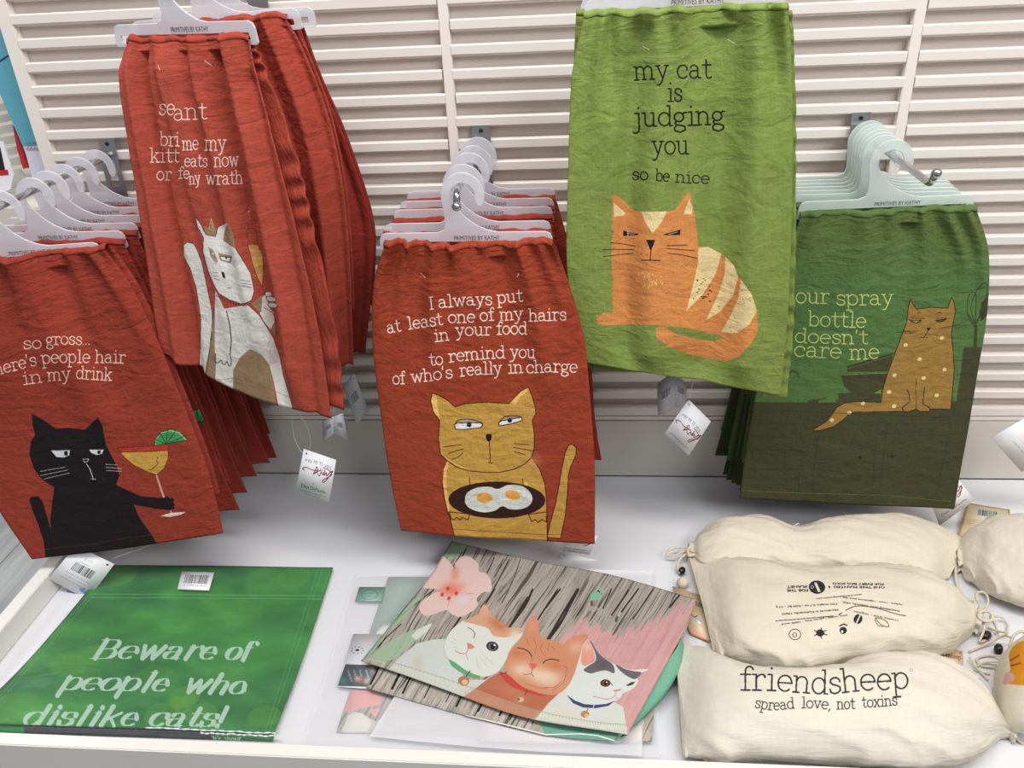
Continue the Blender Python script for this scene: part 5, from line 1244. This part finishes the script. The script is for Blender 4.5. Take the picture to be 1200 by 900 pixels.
ca = Canvas(380, 660, 720, 880, (128, 160, 146), 3); X, Y = ca.grid(); ca.poly([(430, 705), (436, 705), (424, 800), (400, 860), (380, 880), (380, 700)], (222, 178, 174))
ca.a[Y > 795] = (190, 190, 184); ca.poly([(404, 808), (452, 806), (446, 826), (430, 830), (412, 832), (398, 840)], (226, 142, 138), sm=True); wd_ = wood(ca, 5)
ca.mpoly([(380, 862), (398, 838), (414, 832), (446, 826), (452, 806), (470, 812), (460, 834), (440, 846), (424, 836), (412, 834), (404, 856), (384, 880)], wd_); ca.poly([(408, 838), (424, 836), (436, 848), (430, 858), (400, 858)], (214, 212, 204)); ca.poly([(432, 832), (446, 830), (440, 842)], (224, 150, 150))
pk1 = packaged('sleeved garden flag lowest in the stack, its grey green top and pink corner showing', [[(455, 676, .0035), (560, 676, .0035), (655, 678, .0035)], [(425, 765, .0035), (530, 770, .0035), (640, 772, .0035)], [(394, 858, .0035), (500, 860, .0035), (600, 866, .0035)]], ca,
               [[(416, 674, .006), (600, 668, .006), (766, 669, .006)], [(388, 770, .0075), (580, 775, .006), (768, 780, .0055)], [(352, 880, .004), (560, 884, .004), (775, 888, .004)]], M_thin)
cb = Canvas(400, 680, 470, 812, (128, 164, 148), 5)
cb.ell(433, 697, 9.5, 5.4, (84, 124, 110), line=.8); cb.sans('GARDEN', 426, 696.5, 3.2, (84, 124, 110)); cb.sans('FLAG', 428, 700, 3.2, (84, 124, 110))
s = Sheet([[(421, 688, .0082), (451, 688, .0082)], [(416, 705, .0082), (447, 705, .0082)]], 'z'); o = link('label_card', grid_mesh('lc', s.at(np.linspace(0, 1, 3), np.linspace(0, 1, 3))), card_mat('label_green', make_image('lg', s.bake(cb, (200, 120)))), pk1); solid(o, .0004)
cc = Canvas(390, 725, 475, 812, (226, 228, 232), 5); cc.poly([(405, 778.5), (470, 781), (455, 806), (396, 804)], (84, 92, 96)); cc.blob(402, 798, 5, 5, (90, 140, 126), .9); cc.blob(420, 796, 5, 4, (214, 150, 140), .9); cc.blob(430, 799, 4, 4, (210, 190, 180), .8); cc.blob(437, 785, 3.5, 5, (206, 150, 140), .7)
for i in range(4): cc.sans(['GARDEN', 'HOUSE', 'FLAG', 'BANNER'][i], 407 + i * 7, 786 + i * 0, 3.4, (190, 200, 200), ang=72)
for a in range(0, 360, 40): cc.stroke([(419 + 6 * math.cos(R(a)), 762 + 3.4 * math.sin(R(a))), (419 + 8 * math.cos(R(a + 12)), 762 + 4.6 * math.sin(R(a + 12)))], .6, (80, 80, 84))
cc.ell(419, 762, 2.2, 1.2, (40, 40, 44))
s = Sheet([[(414, 743, .0095), (480, 744, .0095)], [(395, 805, .0095), (460, 809, .0095)]], 'z'); o = link('insert_card', grid_mesh('ic', s.at(np.linspace(0, 1, 3), np.linspace(0, 1, 3))), card_mat('insert', make_image('ins', s.bake(cc, (320, 320)))), pk1); solid(o, .0005)
s = Sheet([[(447, 731, .0085), (470, 731, .0085)], [(440, 744, .0085), (466, 744, .0085)]], 'z'); o = link('card_corner', grid_mesh('cc', s.at(np.linspace(0, 1, 3), np.linspace(0, 1, 3))), M_card, pk1); solid(o, .0005)
cd_ = Canvas(540, 660, 790, 890, (214, 206, 206), 2); cd_.blob(600, 845, 40, 12, (222, 170, 170), .5); cd_.mpoly([(753, 800), (790, 800), (790, 890), (753, 890)], wood(cd_, 9))
pk2 = packaged('milky sleeved flag second in the stack, spread under the front of the three-cat flag', [[(600, 690, .0125), (680, 690, .0125), (762, 700, .0125)], [(580, 780, .0125), (670, 780, .0125), (768, 785, .0125)], [(560, 868, .0125), (660, 870, .0125), (764, 868, .0125)]], cd_,
               [[(545, 672, .0135), (660, 668, .0135), (764, 669, .0145)], [(490, 770, .0155), (620, 775, .0155), (758, 780, .0155)], [(433, 863, .012), (590, 878, .012), (752, 886, .011)]], M_milky)
tc_ = empty('folded_flag', tuple(on_z(600, 750, .016))); tag(tc_, 'folded garden flag printed with three cats on weathered boards', 'flag')
S4 = Sheet([[(529, 634, .030), (622, 656, .034), (717, 674, .036), (816, 702, .034)], [(503, 676, .034), (598, 694, .038), (700, 715, .040), (802, 738, .040)], [(466, 722, .030), (566, 748, .036), (675, 772, .038), (782, 776, .042)], [(423, 774, .024), (524, 809, .026), (627, 843, .028), (735, 861, .030)]], 'z')
P = displaced(S4, 90, 80, lambda U, V: .002 * np.sin(U * 9) * V + .0015 * (fbm(U * 4, V * 4, 2, 3) - .5))[0]
at_ = art_three(); o = link('printed_face', grid_mesh('pf', P), cloth_mat('cats_cloth', image=make_image('cats', S4.bake(at_, (1500, 1000))), weave=.025, wrinkle=.12, rough=.75, fine=.3), tc_); solid(o, .0012, -1)
cw = Canvas(410, 620, 830, 890, (150, 146, 138), 3); cw.a[:] = wood(cw, 12, (-.5, .86))
for i in range(14): x = 436 + i * 21 + 5 * math.sin(i * 2.1); cw.stroke([(x + 14, 770 + i * 5.2), (x - 2, 796 + i * 5.2 + 6)], 1.8 + .9 * math.sin(i * 1.3), (30, 26, 26))
cw.poly([(628, 840), (760, 840), (760, 885), (640, 862)], (104, 156, 138))
S5 = Sheet([[(529, 634, .0255), (622, 656, .027), (717, 674, .028), (816, 702, .028)], [(500, 690, .021), (600, 720, .022), (700, 745, .022), (790, 770, .023)], [(429, 806, .0165), (545, 838, .0165), (640, 861, .0165), (719, 868, .021)]], 'z')
o = link('lower_layer', grid_mesh('ll', displaced(S5, 60, 30, None)[0]), cloth_mat('lower_cloth', image=make_image('lowerl', S5.bake(cw, (1200, 700))), weave=.025, wrinkle=.12, rough=.75, fine=.3), tc_); solid(o, .001, -1)
M_mint = cloth_mat('mint_cloth', rgb=(112, 166, 142), weave=.03, wrinkle=.2, rough=.75, fine=.3)
S6 = Sheet([[(798, 748, .038), (801, 758, .028), (799, 768, .020)], [(790, 764, .041), (797, 778, .028), (794, 789, .017)], [(765, 795, .038), (781, 806, .026), (779, 815, .016)], [(748, 830, .032), (758, 834, .024), (757, 838, .017)], [(735, 861, .029), (728, 866, .023), (722, 868, .0205)]], 'z')
o = link('rolled_underside', grid_mesh('ru', S6.at(np.linspace(0, 1, 12), np.linspace(0, 1, 40))), M_mint, tc_); solid(o, .001, 0)
tube('white_edge', [on_z(x, y, z + .0008) for x, y, z in [(545, 838, .0165), (600, 851, .0165), (640, 861, .0165), (680, 860, .018), (700, 862, .019), (720, 868, .021)]], .0009, mat('white_binding', (225, 226, 222), .7), tc_, 6)


# ------------------------------------------------------------------ cotton drawstring bags
def bag(name, label, cat, st, cv, col=(228, 214, 186), seed=1, group=None, bump=.0035, n=(150, 72), gather_end=1, pin=(.05, .10), crease=.11):
    S_ = []
    for (a, b, h) in st:
        A = on_z(a[0], a[1], h); B = on_z(b[0], b[1], h); Cc = (A + B) / 2; v = (A - B) / 2; L_ = np.linalg.norm(v)
        d = C0 - Cc; el = math.asin(d[2] / np.linalg.norm(d)); q = max((L_ * math.sin(el)) ** 2 - (h * math.cos(el)) ** 2, (L_ * .35) ** 2) ** .5 / math.sin(el)
        S_.append(np.concatenate([Cc, v / L_ * min(q, L_), [h]]))
    t = np.linspace(0, 1, n[0]); K = crom(np.array(S_), t); th = np.linspace(0, 2 * math.pi, n[1])
    Cc, V3, Hh = K[:, None, :3], K[:, None, 3:6], np.maximum(K[:, 6], .003)[:, None]
    ct, stt = np.cos(th)[None], np.sin(th)[None]
    ct_ = np.sign(ct) * np.abs(ct) ** .9; st_ = np.sign(stt) * np.abs(stt) ** .9
    TT, TH = np.meshgrid(t, th, indexing='ij')
    r = 1 + bump / .04 * (fbm(TT * 9 + seed, np.cos(TH) * 2.2 + 3, 3, seed) + .6 * (fbm(TT * 22, np.cos(TH) * 5 + np.sin(TH), 2, seed + 4)) - .8)
    rg = 1 - np.abs(2 * fbm(TT * 4.5 + np.cos(TH) * 1.1 + seed, np.cos(TH) * 1.6 + TT * 3 + 7, 3, seed + 11) - 1)
    r = r + crease * (rg ** 5 - .25) + crease * .8 * (fbm(TT * 3 + seed * 2, np.cos(TH) * 1.3, 2, seed + 21) - .5)
    if gather_end is not None:
        dE = (1 - TT) if gather_end == 1 else TT
        r = r + .16 * np.exp(-dE / pin[1]) * np.cos(9 * TH + 2 * np.sin(3 * TH + seed)) + .05 * np.exp(-dE / .3) * np.cos(5 * TH + seed)
        r = r - .30 * np.exp(-((dE - pin[0]) / .022) ** 2)
    P = Cc + V3 * (ct_ * r)[..., None]; P = P + np.array([0, 0, 1.0]) * (Hh * st_ * r)[..., None]
    P[..., 2] = np.maximum(P[..., 2], .0012)
    P[..., 1] = np.maximum(P[..., 1], -.5872) if name != 'felt_ball' else P[..., 1]
    G = np.swapaxes(P, 0, 1)
    UV = np.stack(np.meshgrid(t, 1 - th / (2 * math.pi)), -1)
    e = empty(name, tuple(G.mean((0, 1)) * (1, 1, 0))); tag(e, label, cat, group)
    if cv is None: m = cloth_mat('cotton', rgb=col, weave=.03, wrinkle=.3, wscale=9, fine=.5, dist=.005)
    else:
        tt = np.linspace(0, 1, 1000); hh = np.linspace(0, 1, 700); Pi = np.empty((700, 1000, 3))
        from_t = np.stack([np.stack([np.interp(tt, t, P[:, j, k]) for k in range(3)], -1) for j in range(n[1])], 0)
        js = hh * (n[1] - 1); j0 = np.minimum(js.astype(int), n[1] - 2); f = (js - j0)[:, None, None]; Pi = from_t[j0] * (1 - f) + from_t[j0 + 1] * f
        Xp, Yp = proj(Pi); m = cloth_mat('printed_cotton', image=make_image('bag', cv.sample(Xp, Yp)), weave=.03, wrinkle=.3, wscale=9, fine=.5, dist=.005)
    link('cloth_body', grid_mesh('bag', G, UV), m, e)
    return e, P


M_cord = mat('cotton_cord', (206, 196, 172), .9, mottle=.12, scale=400, bump=.6, bscale=900); M_bead = mat('black_bead', (26, 24, 24), .3, mottle=.1)


def cord(parent, pts, r=.0016, name='drawstring'): return tube(name, smooth([on_z(*p) for p in pts], False, 6), r, M_cord, parent, 8)


def bead(parent, p, rx=.0075, rz=.0045, rot=.3):
    bm = bmesh.new(); bmesh.ops.create_uvsphere(bm, u_segments=16, v_segments=10, radius=1, matrix=Matrix.Translation(tuple(on_z(*p))) @ Matrix.Rotation(rot, 4, 'Z') @ Matrix.Diagonal((rx, rx * .72, rz, 1)))
    return link('toggle_bead', bm_mesh(bm, 'bead'), M_bead, parent)


CB = (214, 208, 194)
c1 = Canvas(770, 730, 1205, 905, CB, 4)
KK = (44, 40, 38)
c1.write('friendsheep', [(867, 808.5), (905, 809), (935, 811), (970, 813), (1010, 809), (1040, 808), (1066, 806)], 18.5, KK, 1.9)
c1.write('spread', [(884, 829), (905, 832), (931, 830)], 8.6, KK, 1.15); c1.write('love,', [(939, 829.5), (958, 830), (974, 831.5)], 8.6, KK, 1.15); c1.write('not', [(981, 831), (1002, 830.5)], 8.6, KK, 1.15); c1.write('toxins', [(1010, 829), (1030, 828), (1052, 826)], 8.6, KK, 1.15); c1.ell(1068, 785, 2, 1.2, (120, 116, 110), line=.4)
b1, P_ = bag('drawstring_bag', 'cream cotton bag with large black typewriter lettering, frontmost of the bags', 'bag', [((789, 746), (800, 884), .011), ((800, 752), (808, 890), .016), ((835, 768), (838, 892), .030), ((885, 788), (888, 894), .038), ((940, 787), (942, 897), .040), ((1000, 775), (1010, 899), .040), ((1060, 769), (1070, 900), .040), ((1112, 779), (1120, 897), .035), ((1150, 806), (1160, 880), .024), ((1172, 836), (1178, 866), .013), ((1192, 846), (1190, 872), .013)], c1, seed=3, group='cream cotton bags', pin=(.045, .06))
c2_ = Canvas(780, 640, 1165, 800, (210, 202, 184), 5)
U_ = lambda p: T(p, 900, 660, 6.6667)


def up(txt, x, y, size, width, ang, col=KK):
    for o_ in (0, .28, .55): c2_.sans(txt, U_([(x, y)])[0][0] + o_, U_([(x, y)])[0][1] + o_ * .5, size, col, ang=ang, width=width / 6.6667)


up('FOR THE', 312, 200, 4.2, 165, 180 - 1); up('PLANET', 305, 172, 4.2, 158, 180 - 1); c2_.ell(*U_([(383, 187)])[0], 9.6, 7.8, KK, 5); c2_.poly(U_([(360, 152), (380, 150), (412, 222), (392, 226)]), (210, 202, 184)); c2_.ell(*U_([(345, 185)])[0], 1.6, 1.6, (210, 202, 184), line=.6)
up('&', 486, 178, 3.4, 16, 181); up('ONE TREE PLANTED', 912, 180, 3.4, 400, 180.5); up('FOR EVERY BAG SOLD', 905, 155, 3.4, 400, 180.5)
up('www.friendsheepwool.com', 735, 238, 2.6, 360, 174.5, (90, 84, 78)); up('Net weight: 0.7 oz - 0.04 lbs - 13 g', 540, 312, 2.8, 480, 177, (90, 84, 78)); up('Handmade in Kathmandu, Nepal', 548, 358, 2.8, 440, 175.5, (80, 76, 72))
up('reduce - reuse - regenerate your day', 1050, 318, 2.6, 470, 187, (90, 84, 78)); up('Friendsheep LLC, Colorado, USA', 1028, 368, 2.8, 450, 189, (80, 76, 72)); up('cruelty free - organic', 1020, 445, 2.6, 360, 192, (80, 76, 72)); up('zero waste - plastic free - 100% wool', 620, 400, 2.6, 520, 172, (90, 84, 78))
c2_.stroke(U_([(60, 450), (200, 440), (512, 412)]), .8, KK); c2_.stroke(U_([(555, 402), (575, 388)]), 1.2, KK); c2_.stroke(U_([(608, 368), (660, 342), (725, 333), (850, 350), (1000, 396), (1075, 410)]), .9, KK, True)
c2_.ell(*U_([(210, 556)])[0], 6.8, 6.2, KK, line=.8); c2_.ell(*U_([(208, 560)])[0], 2.4, 2.4, KK, line=.8); c2_.ell(*U_([(408, 545)])[0], 4.8, 4.2, KK)
for a in (20, 80, 150, 210, 280, 330): x, y = U_([(408, 545)])[0]; c2_.stroke([(x, y), (x + 8 * math.cos(R(a)), y + 6 * math.sin(R(a)))], 1.1, KK)
c2_.ell(*U_([(588, 525)])[0], 4.2, 4.2, KK); c2_.ell(*U_([(580, 535)])[0], 1.4, 1.6, CB); c2_.stroke(U_([(560, 490), (590, 475), (615, 485)]), 1.6, KK); c2_.ell(*U_([(704, 437)])[0], 5, 5.8, KK, 20); c2_.stroke(U_([(690, 470), (720, 405)]), 1.6, CB)
c2_.stroke(U_([(840, 425), (870, 470), (920, 495), (945, 490), (920, 450), (870, 430), (840, 425)]), .7, KK, True); c2_.stroke(U_([(835, 440), (860, 485), (900, 495)]), .7, KK, True)
b2, P_ = bag('drawstring_bag', 'cream cotton bag with upside-down small print, lying across the middle', 'bag', [((806, 653), (834, 758), .010), ((822, 654), (846, 768), .016), ((855, 657), (866, 777), .028), ((900, 660), (912, 781), .034), ((960, 664), (965, 782), .036), ((1020, 664), (1030, 772), .037), ((1075, 671), (1080, 771), .037), ((1110, 686), (1115, 763), .029), ((1134, 706), (1136, 748), .018), ((1148, 712), (1148, 742), .015)], c2_, (224, 208, 178), seed=7, group='cream cotton bags', pin=(.05, .06))
b3, P_ = bag('drawstring_bag', 'cream cotton bag lying farthest back, its cord knotted at the left end', 'bag', [((806, 636), (808, 656), .010), ((822, 622), (824, 668), .019), ((848, 608), (856, 668), .028), ((895, 607), (900, 672), .028), ((928, 619), (940, 674), .026), ((965, 610), (975, 676), .030), ((1000, 606), (1010, 678), .031), ((1050, 605), (1058, 680), .029), ((1092, 614), (1088, 682), .022), ((1128, 632), (1104, 680), .010), ((1136, 638), (1112, 678), .006)], None, (210, 202, 184), seed=12, group='cream cotton bags', gather_end=0, pin=(.04, .07))
b4, P_ = bag('drawstring_bag', 'cream cotton bag cut by the right picture edge', 'bag', [((1118, 640), (1122, 668), .010), ((1136, 622), (1142, 682), .020), ((1160, 608), (1165, 697), .030), ((1205, 603), (1212, 716), .036), ((1265, 602), (1275, 728), .038), ((1320, 615), (1325, 730), .03), ((1352, 640), (1356, 715), .012)], None, (212, 205, 189), seed=19, group='cream cotton bags', gather_end=0, pin=(.05, .08))
# cords, knots, beads
cord(b3, [(812, 645, .014), (800, 641, .016), (786, 644, .016), (781, 650, .014), (790, 651, .014), (803, 646, .016), (812, 650, .014)]); cord(b3, [(806, 648, .014), (797, 655, .012), (794, 664, .010), (797, 672, .008)], .002); cord(b3, [(808, 652, .02), (806, 644, .021), (812, 640, .021), (815, 648, .02), (808, 652, .02)], .002)
bead(b3, (799, 669, .008), .007, .006, 1.0); bm = bmesh.new(); bmesh.ops.create_icosphere(bm, subdivisions=3, radius=.0085, matrix=Matrix.Translation(tuple(on_z(800, 683, .008))))
for v in bm.verts: v.co += v.co.normalized() * 0 + Vector((0, 0, .0012)) * math.sin(v.co.x * 900) * math.cos(v.co.y * 1100)
link('frayed_knot', bm_mesh(bm, 'knot'), M_cord, b3)
cord(b3, [(921, 618, .035), (926, 622, .036), (930, 617, .037), (936, 613, .036)], .0012); cord(b2, [(1147, 722, .026), (1149, 712, .028), (1144, 701, .026), (1146, 694, .024), (1154, 695, .022), (1158, 703, .022), (1155, 713, .024), (1150, 722, .026)]); cord(b2, [(1146, 718, .029), (1156, 716, .03), (1163, 721, .028), (1160, 728, .026), (1150, 726, .028), (1146, 720, .029)], .002)
cord(b2, [(1152, 724, .024), (1153, 738, .016), (1148, 752, .006), (1158, 748, .004), (1163, 742, .006)]); cord(b2, [(1160, 722, .026), (1166, 732, .012), (1170, 742, .004)]); cord(b2, [(1162, 722, .02), (1174, 724, .008), (1181, 732, .004), (1180, 742, .003)], .0013)
bead(b2, (1155, 745, .006), .0085, .006, .5)
cord(b4, [(1120, 660, .012), (1120, 675, .006), (1123, 690, .004), (1130, 700, .003), (1140, 706, .003)], .0022)
cord(b1, [(1190, 862, .01), (1194, 868, .004), (1200, 872, .003)], .0014)
# felt ball in its own bag corner at the right edge
fb = Canvas(1140, 720, 1290, 900, (226, 218, 200), 4); fb.poly([(1183, 765), (1196, 752), (1220, 752), (1240, 770), (1235, 800), (1180, 801), (1184, 785)], (222, 148, 30), sm=True); fb.stroke([(1184, 774), (1194, 768)], 2, (160, 88, 30)); fb.stroke([(1185, 780), (1196, 777)], 2, (160, 88, 30)); fb.poly([(1176, 802), (1178, 790), (1184, 787), (1190, 793), (1186, 799)], (222, 168, 160), sm=True)
s_t = [((1164 + 50 * (1 - math.cos(t)), 803 - 58 * math.sin(t) - 4), (1164 + 50 * (1 - math.cos(t)), 803 + 56 * math.sin(t) + 4), .002 + .044 * math.sin(t)) for t in np.linspace(.02, math.pi - .02, 11)]
ball, P_ = bag('felt_ball', 'cream felt ball with an orange patch, cut by the right picture edge', 'toy', s_t, fb, seed=2, bump=.0012, n=(60, 48), gather_end=None, crease=0)
cord(ball, [(1186, 748, .03), (1176, 745, .02), (1160, 753, .008), (1140, 762, .003), (1136, 764, .003)], .0015); cord(ball, [(1180, 742, .016), (1168, 739, .01), (1158, 736, .006)], .0015); cord(ball, [(1183, 757, .03), (1188, 745, .03), (1198, 740, .03), (1206, 748, .03)], .0018)
cord(ball, [(1180, 770, .012), (1160, 768, .004), (1145, 772, .003), (1150, 780, .003), (1168, 782, .006)], .0014); cord(ball, [(1178, 776, .012), (1155, 776, .005), (1142, 784, .003), (1160, 790, .003)], .0014); bead(ball, (1170, 761, .008), .0075, .0075, 1.2)


def card_box(label, corners, kind, z, t=.002, name='cardboard_label'):
    e = empty(name, tuple(on_z(*corners[0][:2], z))); tag(e, label, 'label card'); c_ = [(x, y, z) for x, y in corners]
    card('printed_face', c_, 'z', kind, e, t); return e


card_box('kraft label card with a barcode beside the rightmost bag', [(1133, 590), (1183, 598), (1185, 634), (1121, 630)], 'kraft', .006, .003)
card_box('kraft card with black lettering poking out left of the bag with small print', [(788, 688), (832, 702), (833, 752), (809, 742)], 'friend', .006, .004)
cf = card_box('kraft card half hidden between the two front bags', [(1096, 757), (1128, 764), (1128, 800), (1090, 792)], 'friend', .004, .003)
card_box('brown card corner under the bag with small print', [(1012, 755), (1046, 768), (1046, 800), (995, 790)], 'kraft', .003, .002)
cord(cf, [(1136, 770, .008), (1142, 780, .006), (1150, 788, .005), (1158, 797, .004)], .0014); bead(cf, (1142, 799, .008), .008, .006, .2)

# ------------------------------------------------------------------ the neighbouring fixture beyond the left post
M_cyan = mat('cyan_card', (98, 172, 192), .5, mottle=.02); M_navy = mat('navy_print', (30, 46, 96), .5); M_page = mat('lilac_white_page', (220, 222, 236), .5, mottle=.02); M_redp = mat('red_paper', (186, 36, 46), .5); M_grey = mat('grey_paper', (186, 184, 178), .6, mottle=.2, scale=40)
M_fix = mat('cream_fixture', (214, 208, 198), .5, mottle=.04); M_blk = mat('black_paper', (30, 28, 28), .5); M_wire = mat('wire', (150, 152, 158), .3, .9)


def slab(name, pts, y, t, m, parent=None):
    P = [on_y(a, b, y) for a, b in pts]; bm = bmesh.new(); A = [bm.verts.new(tuple(p)) for p in P]; B = [bm.verts.new((p[0], p[1] + t, p[2])) for p in P]; n = len(P)
    bm.faces.new(A); bm.faces.new(B[::-1])
    for i in range(n): bm.faces.new((A[i], B[i], B[(i + 1) % n], A[(i + 1) % n]))
    return link(name, bm_mesh(bm, name, True), m, parent)


yb = .06; q = on_y(20, 236, yb)
fx = empty('neighbour_fixture', (-1.2, .2, -.7)); tag(fx, 'cream fixture beyond the left end of the slatted wall', 'shelf')
box('top_board', (-1.9, -.87, yb - .04, .5, q[2] - .03, q[2]), M_fix, fx); box('back_board', (-1.9, -.87, .5, .52, q[2] - .03, 1.2), M_fix, fx)
for x_ in (-1.88, -.93):
    box('leg', (x_, x_ + .03, .45, .48, -.715, q[2] - .031), M_fix, fx)
cal = empty('spiral_calendar', tuple(on_y(36, 200, yb))); tag(cal, 'spiral-bound calendar with a cyan upper sheet beside the left post', 'calendar')
slab('cyan_sheet', [(-34, -30), (60, -30), (60, 168), (27, 172), (-1, 108), (-12, 60)], yb, .003, M_cyan, cal); slab('white_page', [(28, 172), (62, 169), (80, 225), (44, 231)], yb, .004, M_page, cal)
tube('printed_line', smooth([on_y(x, y, yb - .0003) for x, y in [(-8, 78), (2, 70), (10, 65), (14, 64)]], False, 4), .0009, M_navy, cal, 6)
tube('printed_hook', smooth([on_y(x, y, yb - .0003) for x, y in [(50, 207), (54, 208), (56, 205), (55, 202)]], False, 4), .0006, M_blk, cal, 6)
for x in (31, 35, 39, 43):
    for_ = [on_y(x + 2.2 * math.cos(a), 171 + 4 * math.sin(a), yb - .001 - .002 * math.cos(a)) for a in np.linspace(0, 2 * math.pi, 10)]; tube('spiral_ring', for_, .0005, M_wire, cal, 5)
rb = slab('red_booklet', [(15, 148), (20, 160), (33, 197), (27, 198), (20, 175)], yb + .02, .006, M_redp); tag(rb, 'thin red booklet beside the spiral calendar', 'booklet')
for i in range(8):
    y = 118 + i * 13; o = slab('greeting_card', [(-30, y + 10), (8 + i * 2.3, y + 2), (14 + i * 2.3, y + 10), (-30, y + 19)], .16 - i * .008, .005, M_grey); tag(o, '%s grey-white card from the top in the row at the far left picture edge' % ('topmost second third fourth fifth sixth seventh lowest'.split()[i]), 'card', 'cards standing beyond the left post')
wc = empty('white_card', tuple(on_y(0, 225, yb - .01))); slab('card', [(-25, 168), (3, 166), (16, 205), (12, 222), (-25, 236)], yb - .012, .003, M_card, wc); slab('black_print', [(-20, 174), (0, 172), (6, 200), (-20, 202)], yb - .0126, .0005, M_blk, wc); slab('red_print', [(-20, 200), (9, 199), (10, 205), (-20, 207)], yb - .0127, .0005, M_redp, wc)
tag(wc, 'white card with a black rounded print at the left picture edge', 'card')
